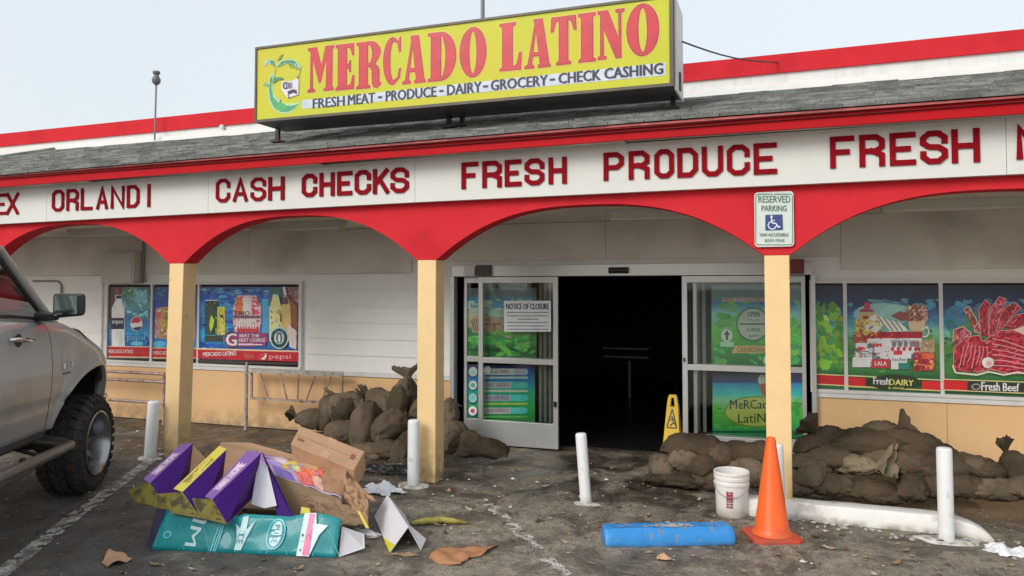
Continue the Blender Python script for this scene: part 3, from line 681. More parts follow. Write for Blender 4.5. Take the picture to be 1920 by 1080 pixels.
p.poly([(507, 578), (512, 560), (514, 552), (524, 552), (526, 562), (530, 578), (530, 640), (507, 640)], (185, 175, 120)); p.mottle([(508, 580), (529, 580), (529, 630), (508, 630)], [(190, 175, 120), (150, 130, 80), (210, 200, 160), (120, 100, 60)], 50, 4, 10); p.rect(514, 552, 524, 557, (150, 190, 170)); p.poly([(529, 578), (532, 566), (532, 556), (543, 556), (545, 570), (548, 580), (548, 640), (530, 640)], (165, 145, 90)); p.rect(531, 557, 543, 570, (70, 45, 45)); p.poly([(532, 538), (537, 538), (540, 554), (535, 554)], (190, 180, 175))
p.poly([(545, 560), (560, 575), (560, 620), (548, 605)], (110, 65, 50)); p.poly([(542, 608), (558, 620), (558, 655), (545, 650)], (170, 155, 160)); p.rect(527, 588, 531, 604, (110, 75, 30))
p.oval(526, 633, 17.5, 21, (150, 190, 190)); p.oval(526, 633, 15.5, 19, (20, 55, 60)); p.oval(526, 633, 9.5, 12, (160, 195, 195)); p.oval(526, 633, 8, 10.5, (30, 70, 75)); p.oval(526, 634, 2.5, 8, (190, 210, 210))
for a in (-1, 1): p.line([(526+a*5, 626), (526+a*7, 634), (526+a*5, 641)], 1.6, (180, 205, 205)); p.oval(526+a*12.5, 634, 2.2, 3.2, (12, 25, 30))
p.line([(516, 620), (521, 616), (526, 614.5), (531, 616), (536, 620)], 1.5, (120, 165, 165))
p.poly([(374, 655), (562, 660), (562, 678), (374, 672)], (140, 15, 28)); p.poly([(374, 652), (562, 657), (562, 660), (374, 655)], (175, 150, 125)); p.text('MERCADO LATINO', 384, 660, 446, 668, (235, 190, 185), .03, -2); p.text('Value', 460, 661, 479, 671, (150, 90, 60)); p.oval(496, 668, 7.5, 7.5, (150, 45, 60)); p.poly([(492, 673), (498, 669), (502, 661), (503, 668), (499, 674)], (240, 170, 170)); p.text('pepsi', 508, 664, 548, 675, (220, 130, 140), .005); p.poly([(374, 674), (562, 680), (562, 684), (374, 680)], (45, 40, 35))
poster('poster', p, W1)
# right window, field poster in three sheets
FIELD = [(0, (16, 20, 34)), (.18, (22, 40, 70)), (.35, (50, 105, 135)), (.42, (90, 150, 130)), (.55, (60, 110, 40)), (.78, (45, 100, 45)), (.85, (20, 70, 40)), (1, (35, 75, 45))]
p = Print(PW); p.grad(1527, 535, 1583, 733, FIELD); 
for cx_, cy_, rx, ry, cc in ((1545, 600, 10, 10, (150, 190, 110)), (1548, 625, 9, 26, (120, 150, 30)), (1560, 660, 14, 22, (110, 150, 30)), (1566, 585, 10, 10, (110, 160, 140)), (1540, 655, 8, 20, (90, 140, 40)), (1572, 620, 7, 26, (80, 110, 50))): p.oval(cx_, cy_, rx, ry, cc, up=False); p.lay += .2
p.mottle([(1528, 560), (1583, 560), (1583, 698), (1528, 698)], [(80, 130, 45), (62, 112, 42), (98, 140, 50), (70, 118, 50)], 70, 9, 11, .8, 1.4)
p.poly([(1529, 702), (1583, 705), (1583, 722), (1529, 719)], (150, 18, 22)); p.poly([(1527, 700), (1583, 703), (1583, 705), (1527, 702)], (160, 160, 110)); p.poly([(1527, 719), (1583, 722), (1583, 724), (1527, 721)], (170, 160, 110))
poster('poster', p, W2)
p = Print(PW); p.grad(1587, 535, 1762, 738, FIELD)
p.mottle([(1588, 560), (1761, 560), (1761, 610), (1588, 610)], [(46, 86, 118), (54, 100, 128), (66, 112, 130)], 60, 12, 12, .5, 0); p.mottle([(1588, 610), (1761, 610), (1761, 700), (1588, 700)], [(42, 96, 46), (52, 106, 50), (36, 88, 46)], 70, 11, 13, .5, 0)
p.oval(1655, 590, 55, 22, (110, 150, 150)); p.oval(1680, 585, 30, 14, (120, 160, 150))
p.rect(1604, 600, 1622, 628, (185, 160, 50)); p.poly([(1611, 588), (1640, 586), (1645, 622), (1612, 624)], (165, 130, 80)); p.poly([(1611, 581), (1620, 578), (1639, 581), (1637, 585), (1612, 585)], (120, 50, 60)); p.rect(1620, 567, 1632, 579, (140, 45, 70)); p.rect(1603, 620, 1650, 632, (190, 160, 70)); p.rect(1618, 592, 1628, 598, (90, 60, 60))
p.poly([(1620, 604), (1640, 589), (1660, 596), (1648, 624), (1622, 620)], (200, 205, 175))
for k in range(4): p.poly([(1644+k*11, 592+k*3), (1656+k*11, 597+k*3), (1676+k*9, 622-k), (1664+k*9, 622)], (205, 215, 175), False); p.lay += .3; p.line([(1645+k*11, 592+k*3), (1666+k*9, 621)], 2, (70, 90, 60))
p.poly([(1670, 592), (1688, 583), (1702, 590), (1712, 600), (1690, 602)], (110, 60, 55)); p.poly([(1698, 582), (1712, 570), (1735, 572), (1740, 588), (1734, 605), (1708, 604)], (130, 85, 75)); p.poly([(1702, 602), (1736, 602), (1730, 622), (1706, 620)], (165, 145, 115))
for k in range(6): p.line([(1716, 594), (1716+22*math.cos(k*1.05), 586+15*math.sin(k*1.05))], 2.2, [(180, 140, 120), (90, 40, 40)][k % 2])
p.line([(1728, 618), (1738, 612), (1742, 624), (1736, 632), (1729, 630)], 2.6, (200, 205, 170))
p.poly([(1600, 627), (1634, 630), (1652, 622), (1730, 622), (1728, 635), (1600, 637)], (135, 22, 38)); p.rect(1604, 634, 1728, 672, (190, 192, 192)); p.rect(1600, 630, 1626, 643, (130, 60, 50))
rr = random.Random(5)
for k in range(22): x0 = 1600+rr.random()*115; y0 = 636+rr.random()*40; p.rect(x0, y0, x0+8+rr.random()*10, y0+5+rr.random()*8, [(215, 215, 210), (160, 40, 50), (70, 80, 90), (190, 195, 200), (60, 110, 110), (225, 225, 220)][rr.randrange(6)], False); p.lay += .2
for k in range(5): p.oval(1676+k*11, 645, 4, 6, (100, 95, 100), up=False); p.oval(1673+k*11, 654, 3.2, 4, (150, 40, 60), up=False)
p.lay += 1; p.text('QUESO', 1670, 637, 1722, 644, (90, 90, 95), .03); p.oval(1622, 664, 13, 8, (215, 220, 220)); p.line([(1610, 664), (1616, 659), (1628, 659), (1635, 664)], 1.6, (50, 60, 60)); p.text('crema', 1613, 662, 1632, 669, (60, 70, 75)); p.mottle([(1604, 600), (1650, 592), (1650, 632), (1604, 632)], [(190, 160, 60), (150, 110, 60), (210, 190, 110), (110, 80, 50)], 70, 4, 14); p.mottle([(1700, 572), (1738, 574), (1740, 604), (1706, 604)], [(130, 80, 70), (90, 50, 45), (170, 130, 110), (200, 160, 140)], 70, 4.5, 15); p.mottle([(1600, 640), (1668, 640), (1668, 690), (1600, 690)], [(200, 205, 200), (130, 140, 145), (225, 225, 220), (90, 100, 110), (170, 60, 70)], 90, 3.5, 16); p.mottle([(1600, 622), (1730, 622), (1728, 634), (1600, 636)], [(140, 25, 40), (110, 20, 30), (170, 60, 60)], 50, 4, 17, .4, 0)
p.rect(1598, 670, 1632, 688, (190, 200, 190)); p.rect(1634, 673, 1668, 690, (150, 40, 55)); p.text('LALA', 1640, 677, 1662, 685, (230, 190, 190), .03); p.rect(1670, 665, 1700, 692, (195, 205, 205)); p.rect(1684, 680, 1704, 692, (30, 100, 90)); p.text('leche', 1673, 670, 1698, 677, (50, 60, 80), .02)
p.rect(1712, 660, 1752, 695, (130, 30, 35)); p.rect(1728, 662, 1750, 672, (180, 80, 45)); p.line([(1716, 682), (1746, 686)], 2, (200, 100, 70)); p.rect(1727, 636, 1752, 660, (130, 115, 90)); p.mottle([(1712, 640), (1752, 640), (1752, 694), (1712, 694)], [(140, 40, 40), (180, 90, 50), (120, 100, 80), (90, 25, 30), (200, 140, 90)], 60, 3.5, 18); p.oval(1745, 688, 4, 4, (200, 120, 60))
p.poly([(1587, 706), (1622, 708), (1622, 724), (1587, 722)], (160, 18, 22)); p.poly([(1728, 713), (1762, 715), (1762, 732), (1728, 730)], (160, 18, 22)); p.poly([(1587, 702), (1762, 711), (1762, 713), (1587, 705)], (150, 160, 110)); p.poly([(1587, 722), (1762, 731), (1762, 733), (1587, 725)], (165, 155, 100))
p.oval(1675, 716, 50, 14, (30, 40, 20)); p.text('Fresh', 1637, 707, 1667, 720, (225, 230, 200), .03, 1); p.text('DAIRY', 1667, 710, 1712, 721, (215, 220, 90), .03, 2); p.text('& cheese', 1665, 724, 1694, 729, (180, 190, 90))
poster('poster', p, W2)
p = Print(PW); p.grad(1768, 535, 1990, 745, FIELD, 6)
p.oval(1800, 600, 30, 30, (40, 95, 130)); p.oval(1850, 620, 70, 40, (60, 110, 70)); p.mottle([(1769, 560), (1990, 560), (1990, 620), (1769, 620)], [(42, 84, 116), (52, 98, 120), (46, 92, 100)], 60, 12, 19, .5, 0); p.mottle([(1769, 620), (1990, 620), (1990, 705), (1769, 705)], [(40, 90, 50), (50, 110, 60), (30, 75, 45)], 90, 9, 20, .5, 0)
def lobe(pts, c, edge=(190, 125, 125), wd=1.2):
    p.poly(pts, c); q = [tuple(min(255, v*f_+a_) for v in c) for f_, a_ in ((1, 0), (.7, 0), (1.15, 14), (.85, 0), (1.0, 55), (.55, 5))]; xs_ = [a for a, b in pts]; ys_ = [b for a, b in pts]
    n = int((max(xs_)-min(xs_))*(max(ys_)-min(ys_))/11); an = math.atan2(pts[2][1]-pts[0][1], pts[2][0]-pts[0][0]); p.mottle(pts, q, n, 5.5, len(pts)+int(xs_[0]), .28, an); p.line(pts, wd, edge)
lobe([(1786, 640), (1788, 618), (1806, 612), (1820, 625), (1818, 650), (1790, 662)], (140, 60, 62), (185, 165, 150))
lobe([(1788, 694), (1787, 655), (1810, 632), (1836, 628), (1850, 660), (1870, 690), (1830, 698)], (150, 28, 42))
lobe([(1812, 590), (1806, 580), (1816, 574), (1832, 602), (1842, 625), (1826, 622)], (130, 60, 55), (190, 165, 150)); lobe([(1838, 628), (1834, 580), (1846, 562), (1856, 570), (1852, 610), (1856, 632)], (150, 32, 48))
lobe([(1852, 628), (1858, 575), (1872, 556), (1886, 560), (1876, 588), (1868, 622)], (165, 48, 62)); lobe([(1866, 620), (1878, 580), (1900, 566), (1914, 578), (1896, 592), (1876, 618)], (135, 25, 38)); lobe([(1880, 610), (1904, 590), (1930, 585), (1960, 600), (1940, 620), (1900, 625)], (140, 25, 40))
lobe([(1840, 640), (1870, 620), (1920, 616), (1965, 625), (1970, 700), (1890, 700), (1850, 690)], (150, 24, 40))
for k in range(6): p.line([(1858, 634+k*10), (1885, 640+k*9), (1915, 650+k*8), (1950, 652+k*8)], 2, (190, 110, 115))
for k in range(7): p.line([(1796+k*8, 690-(k % 3)*6), (1802+k*8, 668-(k % 2)*9), (1806+k*7, 648)], 1.8, (185, 105, 110))
p.poly([(1896, 618), (1930, 606), (1980, 610), (1975, 626), (1920, 628)], (190, 150, 145)); p.oval(1850, 679, 11, 10, (215, 175, 172)); p.oval(1852, 681, 6, 5, (190, 130, 130)); p.line([(1784, 684), (1790, 698), (1830, 702), (1852, 696), (1880, 702), (1905, 697), (1960, 706)], 3, (205, 165, 155))
p.poly([(1768, 712), (1812, 714), (1812, 731), (1768, 729)], (160, 18, 22)); p.poly([(1768, 709), (1990, 717), (1990, 719), (1768, 711)], (165, 150, 105)); p.poly([(1768, 729), (1990, 738), (1990, 740), (1768, 731)], (165, 150, 105)); p.poly([(1812, 714), (1990, 722), (1990, 738), (1812, 731)], (28, 34, 28))
p.oval(1828, 724, 9, 6, (120, 110, 110)); p.oval(1828, 724, 6, 4, (35, 35, 35)); p.text('Fresh', 1838, 715, 1872, 731, (225, 190, 195), .03, 1); p.text('Beef', 1878, 717, 1908, 732, (230, 200, 200), .03, 1)
poster('poster', p, W2)
for W_, x0, x1 in ((W1, -9.16, -5.9), (W2, .33, 4.9)): pass

# ------------------------------------------------------------------ sliding doors
YD = YW-.05
M_DTR = mat('interior_steel', (.32, .33, .33), .5)
def bar(m, x0, x1, y0, y1, z0, z1): m.box(x0, x1, y0, y1, z0, z1)
# header and jambs
hd = MB(); hd.box(DX0-.02, DX1+.01, YD-.06, YW+.2, 1.985, 2.115); D_H = part('door_header', hd, M_ALU, B, bev=.004)
m_ = MB(); q0 = P(1137, 507, YD-.06); q1 = P(1184, 507, YD-.06)
m_.tube([(q0.x+.03, YD-.075, q0.z), (q1.x-.03, YD-.075, q0.z)], .034, 16); part('motion_sensor', m_, mat('black_plastic', (.01, .01, .01), .3), D_H, smooth=40)
for a, b in ((DX0-.055, DX0), (DX1, DX1+.045)): m_ = MB(); m_.box(a, b, YD-.03, YW+.2, 0, 1.984); part('door_jamb', m_, M_ALU, B, bev=.003)
# black gaps and inner frames
def leaf(name, x0, x1, y, zs, stile, rail=.06, bottom=.27, mid=1.0, top=.07, label=None, zb=.02, midstile=None):
    m = MB(); y1 = y+.045; t = 1.98
    m.box(x0, x0+stile, y, y1, zb, t); m.box(x1-stile, x1, y, y1, zb, t)
    m.box(x0+stile, x1-stile, y+.002, y1-.002, zb, bottom); m.box(x0+stile, x1-stile, y+.002, y1-.002, mid-rail/2, mid+rail/2); m.box(x0+stile, x1-stile, y+.002, y1-.002, t-top, t)
    if midstile: m.box(midstile-.02, midstile+.02, y+.004, y1-.004, bottom, mid-rail/2); m.box(midstile-.02, midstile+.02, y+.004, y1-.004, mid+rail/2, t-top)
    o = part(name, m, M_ALU, B, bev=.002, label=label)
    g = MB(); g.box(x0+stile, x1-stile, y+.018, y+.024, bottom, mid-rail/2); g.box(x0+stile, x1-stile, y+.018, y+.024, mid+rail/2, t-top)
    part('glass_pane', g, glassmat(), o); return o
xL0 = P(869, 700, YW).x; xS = P(898, 700, YD).x; xE = P(1047, 700, YD).x
SLW = .055
DL0 = leaf('side_light', xL0, P(1042, 700, YW+.02).x, YW+.02, 0, .035, bottom=.29)
DL1 = leaf('sliding_door', xS, xE, YD-.02, 0, SLW, bottom=.30)
xR0 = P(1280, 700, YD).x; xR1 = P(1512, 700, YW).x
DR1 = leaf('sliding_door', xR0, P(1452, 700, YD).x, YD-.02, 0, SLW, bottom=.28)
DR0 = leaf('side_light', P(1300, 700, YW).x, xR1, YW+.02, 0, .04, bottom=.28)
# extra inner stiles that show through the glass
for px in (1014, 1023, 1032, 1309, 1321): x = P(px, 700, YW+.12).x; m_ = MB(); m_.box(x-.018, x+.018, YW+.10, YW+.14, .29, 1.92); part('inner_stile', m_, M_DTR, B)
PD = lambda px, py: P(px, py, YW+.05)
def doorprint(): return Print(PD, k=3.9)
p = doorprint()
p.grad(870, 540, 1006, 672, [(0, (60, 65, 75)), (.12, (70, 80, 90)), (.14, (50, 100, 130)), (.28, (60, 105, 135)), (.3, (120, 155, 130)), (.42, (150, 160, 110)), (.6, (100, 120, 70)), (.62, (60, 120, 50)), (.78, (50, 110, 60)), (.85, (40, 70, 50)), (1, (45, 85, 55))])
p.poly([(870, 618), (890, 610), (905, 640), (886, 652), (870, 655)], (30, 90, 60)); p.oval(893, 608, 10, 16, (150, 110, 100)); p.poly([(882, 610), (900, 586), (945, 596), (945, 622), (886, 624)], (150, 110, 95))
for k in range(6): p.line([(884+k*4, 600-k), (890+k*4, 622)], 1.6, (70, 40, 38))
p.text('Fresh', 903, 598, 1000, 620, (130, 60, 50), .03); p.oval(958, 628, 38, 6, (180, 190, 110)); p.oval(955, 624, 36, 5, (90, 130, 60)); p.oval(980, 640, 14, 12, (110, 150, 70)); p.oval(930, 640, 30, 6, (40, 130, 60)); p.rect(870, 655, 1006, 657, (30, 55, 40)); p.mottle([(870, 626), (1004, 626), (1004, 670), (870, 670)], [(50, 104, 54), (60, 114, 56), (44, 92, 52), (76, 122, 60)], 60, 11, 31, .4, 0); p.mottle([(872, 560), (1004, 560), (1004, 596), (872, 596)], [(118, 146, 128), (132, 152, 122)], 30, 11, 32, .4, 0)
poster('poster', p, DL0)
p = doorprint()
p.grad(870, 684, 1003, 800, [(0, (12, 18, 50)), (.12, (20, 50, 110)), (.3, (25, 95, 160)), (.42, (30, 120, 110)), (.7, (40, 130, 70)), (1, (30, 80, 50))])
for i, (yy, cc) in enumerate(((697, (130, 140, 190)), (722, (125, 130, 150)), (746, (110, 120, 160)), (770, (130, 130, 165)))):
    p.rect(903, yy-6, 985, yy+6, cc, False); p.oval(985, yy, 5, 6, (60, 150, 215), up=False); p.lay += 1; p.rect(958 if i else 964, yy-6, 985, yy+6, (60, 150, 215) if i else (120, 110, 170)); 
    p.text(['ENVIOS DE DINERO', 'MONEY ORDERS', 'PAGO DE BILES', 'CARNES & FRUTAS'][i], 906, yy-4, 955, yy+3, (110, 50, 90), .02)
    p.rect(903, yy+9, 990, yy+13, [(120, 180, 190), (150, 200, 120), (120, 190, 70), (60, 120, 60)][i]); p.oval(887, yy+1, 9, 10.5, (20, 50, 70)); p.oval(887, yy, 8, 9, [(200, 215, 225), (130, 180, 170), (110, 180, 190), (190, 195, 190)][i]); p.oval(887, yy, 4, 4, [(90, 150, 200), (60, 110, 90), (80, 150, 160), (110, 40, 60)][i])
p.oval(915, 694, 6.5, 7.5, (220, 220, 225)); poster('poster', p, DL0)
p = doorprint()
p.grad(1334, 535, 1508, 685, [(0, (60, 70, 75)), (.18, (70, 90, 95)), (.22, (40, 80, 130)), (.35, (90, 150, 140)), (.55, (70, 130, 50)), (.8, (40, 100, 55)), (1, (30, 75, 45))])
p.mottle([(1335, 560), (1506, 560), (1506, 684), (1335, 684)], [(66, 122, 66), (56, 112, 60), (76, 130, 74)], 90, 13, 33, .5, 0); p.rect(1355, 558, 1432, 566, (150, 150, 155)); p.text('MERCADO LATINO', 1358, 558, 1430, 566, (160, 60, 70), .03)
p.oval(1412, 608, 32, 33, (40, 80, 60)); p.oval(1412, 608, 29, 29, (195, 205, 195)); p.text('OPEN', 1402, 584, 1424, 594, (30, 50, 45), .04); p.rect(1386, 606, 1436, 609, (50, 70, 65)); p.text('7 DAYS', 1401, 598, 1424, 603, (50, 70, 65), .02); p.text('A WEEK', 1400, 615, 1426, 622, (50, 70, 65), .03); p.text('8AM', 1404, 627, 1422, 633, (50, 70, 65), .02)
p.oval(1363, 629, 11, 12, (190, 205, 195)); p.poly([(1363, 619), (1369, 628), (1365, 628), (1365, 637), (1361, 637), (1361, 628), (1357, 628)], (15, 45, 30)); p.rect(1351, 641, 1376, 650, (110, 150, 120)); p.poly([(1378, 648), (1440, 648), (1434, 662), (1372, 662)], (165, 110, 80)); p.text('CARNICERIA', 1382, 651, 1434, 660, (80, 70, 50), .03)
p.oval(1440, 675, 12, 13, (30, 90, 60)); p.oval(1440, 675, 9, 10, (180, 195, 180)); poster('poster', p, DR0)
p = doorprint()
p.grad(1336, 700, 1508, 822, [(0, (20, 22, 40)), (.13, (28, 35, 75)), (.16, (25, 90, 160)), (.33, (40, 140, 190)), (.4, (90, 170, 110)), (.6, (70, 140, 50)), (.85, (35, 110, 70)), (1, (20, 85, 55))])
pass
p.mottle([(1337, 745), (1506, 745), (1506, 806), (1337, 806)], [(64, 126, 54), (78, 138, 54), (54, 114, 58)], 70, 12, 34, .5, 0); p.oval(1430, 712, 9, 10, (190, 150, 170)); p.poly([(1424, 720), (1438, 718), (1436, 745), (1428, 738)], (120, 60, 40)); p.oval(1420, 772, 62, 30, (80, 100, 30)); p.oval(1420, 772, 60, 27, (205, 190, 70)); p.oval(1421, 771, 54, 23, (150, 170, 70))
p.text('MeRCado', 1369, 750, 1450, 767, (30, 32, 25), .02, -1); p.text('LatiNo', 1384, 776, 1450, 793, (40, 45, 30), .01, -2); p.rect(1336, 808, 1508, 811, (15, 60, 40)); poster('poster', p, DR0)
# flashing-notice sheet taped on the left leaf
p = Print(lambda a, b: P(a, b, YD-.022), k=2.0); p.rect(945, 564, 1033, 622, (165, 170, 172)); p.text('NOTICE OF CLOSURE', 949, 569, 1029, 580, (40, 45, 60), .05)
for i, (a, b) in enumerate(((950, 1028), (950, 1028), (970, 1010), (950, 1028), (950, 1022), (952, 1028))): p.rect(a, 585+i*6.3, b, 586.8+i*6.3, (95, 100, 105), False)
ORG['_n'] = Vector((P(989, 593, YD-.022)))
solo('paper_notice', p, printmat(), ORG['_n'], 'white paper notice with black lines of text taped on the left glass door', 'notice')
# small fittings
m_ = MB(); a = P(1056, 757, YD-.02); m_.box(xE-.045, xE-.015, YD-.045, YD-.02, .5, .56); part('door_latch', m_, mat('black_plastic', (.01, .01, .01), .3), DL1)
m_ = MB(); m_.box(xR0+.012, xR0+.03, YD-.04, YD-.02, 1.06, 1.1); part('door_latch', m_, mat('black_plastic', (.01, .01, .01), .3), DR1)

# inside: dim shelf unit and freezer seen in the dark
m_ = MB(); a = P(1135, 700, 12.5)
sh = thing('shop_shelf', (-2.4, 12.5, 0), 'dim grey shelf rack deep inside the dark doorway', 'shelf')
for z in (.70, .84): m_.box(-2.8, -2.05, 12.4, 12.8, z, z+.025)
m_.box(-2.44, -2.40, 12.72, 12.78, .01, .62); part('rack', m_, mat('dim_white_shelf', (.25, .25, .26), .6), sh)

# ------------------------------------------------------------------ lit box sign on the roof
SY = 6.6
M_SF = mat('sign_case_grey', (.075, .07, .068), .5, .15, 6, .1, 40, metal=.2); M_SW = mat('sign_case_white', (.72, .71, .66), .5, .08, 3)
sx0, sx1 = P(479, 160, SY).x, P(1262, 70, SY).x; sz0, sz1 = 3.60, 4.405; SD = .52
SG = thing('roof_sign', ((sx0+sx1)/2, SY+.2, 3.5), 'long yellow box sign with red MERCADO LATINO lettering standing on the porch roof', 'sign')
m_ = MB(); m_.box(sx0, sx1, SY+.02, SY+SD, sz0, sz1, 0); SC = part('sign_case', m_, M_SF, SG, bev=.006)
m_ = MB(); f = .028
m_.box(sx0-.002, sx1+.002, SY-.012, SY+.019, sz0, sz0+f); m_.box(sx0-.002, sx1+.002, SY-.012, SY+.019, sz1-f*.8, sz1); m_.box(sx0-.002, sx0+f*.7, SY-.012, SY+.019, sz0+f, sz1-f*.8); m_.box(sx1-f*1.1, sx1+.002, SY-.012, SY+.019, sz0+f, sz1-f*.8)
part('sign_frame', m_, mat('sign_frame_bronze', (.10, .09, .07), .45, .15, 8, metal=.4), SG)
m_ = MB(); m_.box(sx1+.003, sx1+.02, SY+.06, SY+SD+.02, sz0-.02, sz1+.0); part('end_panel', m_, M_SW, SG)
m_ = MB(); m_.box(sx1+.021, sx1+.035, SY+.22, SY+.28, sz0+.02, sz0+.18); part('disconnect_switch', m_, M_SF, SG)
PS = lambda a, b: P(a, b, SY-.001); SZ = lambda a, b: Vector((a, SY-.001, b))
M_SFACE = mat('yellow_acrylic', (.57, .60, .012), .5, .07, 2, coat=.1, dirt=(.62, .56, .015), dscale=1.1, dth=(.45, .7))
m_ = MB(); m_.box(sx0+f*.7, sx1-f*1.1, SY, SY+.018, sz0+f, sz1-f*.8); FACE = part('sign_face', m_, M_SFACE, SG)
M_INKS = printmat('sign_ink', .4, .1)
def sc(c, k=1.15): return tuple(min(.85, v*k) for v in lin(c))
SL_ = [('M', 578, 626), ('E', 630, 665), ('R', 669, 715), ('C', 719, 753), ('A', 755, 798), ('D', 803, 856), ('O', 862, 912), ('L', 937, 978), ('A', 984, 1032), ('T', 1033, 1081), ('I', 1085, 1117), ('N', 1121, 1171), ('O', 1175, 1236)]
for i, (ch, a, b) in enumerate(SL_):
    X0, X1 = P(a, 90, SY).x, P(b, 90, SY).x
    t = i/12; z0 = 3.955+t*.018; z1 = 4.315+t*.01
    z0 = P((a+b)/2, [171, 168, 165, 158, 156, 151, 145, 132, 127, 121, 116, 110, 105][i], SY).z; z1 = P((a+b)/2, [88, 83, 78, 71, 67, 60, 51, 43, 36, 31, 25, 19, 7][i], SY).z
    mb_ = glyph_mb(ch, X0, X1, z0, z1, .0095, SY-.0015-.0003*(i%2), sc((235, 170, 95)))
    glyph_mb(ch, X0, X1, z0, z1, .003, SY-.0025, sc((140, 35, 45)), mb_)
    glyph_mb(ch, X0, X1, z0, z1, -.0045, SY-.0035, sc((190, 34, 52)), mb_)
    part('letter', mb_, M_INKS, FACE)
p = Print(PS, k=1.15, step=.0006)
def zline(px, py): return py
p.poly([(566, 188), (1248, 117), (1248, 141), (566, 204)], (190, 200, 215))

part('white_strip', p, M_INKS, FACE)
p.v = []; p.f = []; p.c = []; p.mi = []
SUBT = [('FRESH', 587, 646), ('MEAT', 653, 703), ('PRODUCE', 724, 818), ('DAIRY', 839, 903), ('GROCERY', 921, 1027), ('CHECK', 1048, 1126), ('CASHING', 1134, 1243)]
zA, zB = P(900, 173, SY).z, P(900, 155, SY).z
pz = Print(lambda a, b: Vector((a, SY-.001, b)), k=1.15, step=.0006); pz.lay = 4
base = lambda x: 205-(x-587)*(205-139)/(1243-587); capt = lambda x: 185-(x-587)*(185-117)/(1243-587)
for wd_, a, b in SUBT:
    xm = (a+b)/2; X0, X1 = P(a, base(a), SY).x, P(b, base(b), SY).x
    pz.text(wd_, X0, P(xm, capt(xm)+.5, SY).z, X1, P(xm, base(xm)-1, SY).z, (24, 24, 52), .05)
for a, b in ((709, 717), (824, 832), (906, 915), (1031, 1041)):
    xm = (a+b)/2; ym = (base(xm)+capt(xm))/2; X0, X1 = P(a, ym, SY).x, P(b, ym, SY).x; pz.rect(X0, P(xm, ym-1.5, SY).z, X1, P(xm, ym+1.8, SY).z, (28, 28, 58))
part('small_lettering', pz, M_INKS, FACE)
p = Print(PS, k=1.15, step=.0006)
LG, DG, MG = (165, 205, 150), (70, 130, 90), (95, 165, 115)
def fr2(pts, c, wd): p.line(pts, wd, c)
p.poly([(506, 140), (512, 138), (512, 160), (514, 178), (522, 188), (534, 194), (548, 194), (564, 190), (556, 203), (542, 213), (526, 213), (512, 205), (504, 190), (501, 168)], LG)
p.poly([(509, 142), (511, 142), (510, 162), (512, 181), (521, 192), (534, 198), (548, 198), (560, 195), (552, 204), (540, 210), (527, 210), (514, 202), (507, 188), (504, 168)], (70, 150, 110)); p.oval(527, 200, 10, 7, (70, 165, 95))
p.line([(517, 128), (515, 143), (510, 155), (509, 170)], 2, (120, 170, 130))
p.poly([(500, 118), (503, 112), (514, 113), (518, 128), (510, 121)], (130, 190, 180)); p.poly([(495, 122), (497, 113), (504, 112), (499, 124)], (180, 190, 170)); p.poly([(505, 114), (513, 114), (517, 127), (509, 120)], DG)
p.poly([(518, 127), (524, 116), (536, 111), (550, 111), (558, 116), (565, 126), (560, 130), (550, 121), (538, 119), (528, 123)], (150, 200, 170)); p.poly([(520, 126), (527, 116), (540, 113), (552, 114), (558, 119), (548, 119), (536, 118)], DG)
for k in range(4): p.line([(540+k*5, 116+k), (546+k*5, 127+k*1.5)], 1.6, DG)
p.poly([(520, 115), (526, 105), (532, 101), (527, 111)], (110, 130, 60)); p.line([(564, 124), (563, 134), (560, 142)], 1.6, (170, 185, 120))
p.poly([(512, 152), (518, 145), (530, 145), (533, 149), (522, 150), (514, 157)], DG); p.poly([(493, 160), (498, 155), (505, 158), (503, 163), (497, 160)], (120, 170, 140)); p.line([(507, 146), (506, 152)], 2, (170, 200, 180))
p.poly([(529, 153), (549, 152), (558, 147), (561, 151), (560, 178), (540, 184), (528, 168)], (205, 205, 215)); p.oval(537, 161, 6, 7, (30, 35, 55)); p.oval(537, 161, 3.6, 4.5, (160, 175, 185)); p.rect(540, 155, 549, 166, (120, 120, 150))
for k in range(3): p.line([(532+k*5, 156), (534+k*5, 167)], 1, (30, 30, 45))
p.poly([(540, 172), (550, 168), (557, 169), (558, 177), (551, 174), (542, 178)], (45, 30, 70)); p.line([(541, 178), (543, 184)], 1.8, (50, 50, 80)); p.line([(557, 146), (562, 144)], 2, (60, 70, 40)); p.oval(524, 188, 3, 4, (170, 175, 160))
part('palm_logo', p, M_INKS, FACE)
for px, py0 in ((521, 244), (842, 223), (867, 220), (1262, 188)):
    y = SY+SD-.1 if px not in (867,) else SY+SD-.02
    X = P(px, py0, y).x; zr = RZ0+(RZ1-RZ0)*(y-RY0)/(RY1-RY0)+sag(X)*.6
    m_ = MB(); m_.box(X-.022, X+.022, y-.02, y+.02, zr, sz0+.01); m_.box(X-.06, X+.06, y-.06, y+.06, zr+.012, zr+.03); part('support_leg', m_, mat('black_steel', (.02, .02, .02), .5), SG)
# cable from the sign to the parapet
a = P(1279, 78, SY+.3); b = P(1458, 117, 8.46); pts = [a.lerp(b, t/8)+Vector((0, 0, -.05*math.sin(math.pi*t/8))) for t in range(9)]
m_ = MB(); m_.tube(pts, .008, 6); solo('guy_wire', m_, mat('cable_black', (.03, .03, .03), .6), a, 'thin dark wire from the right end of the roof sign to the red parapet', 'wire')
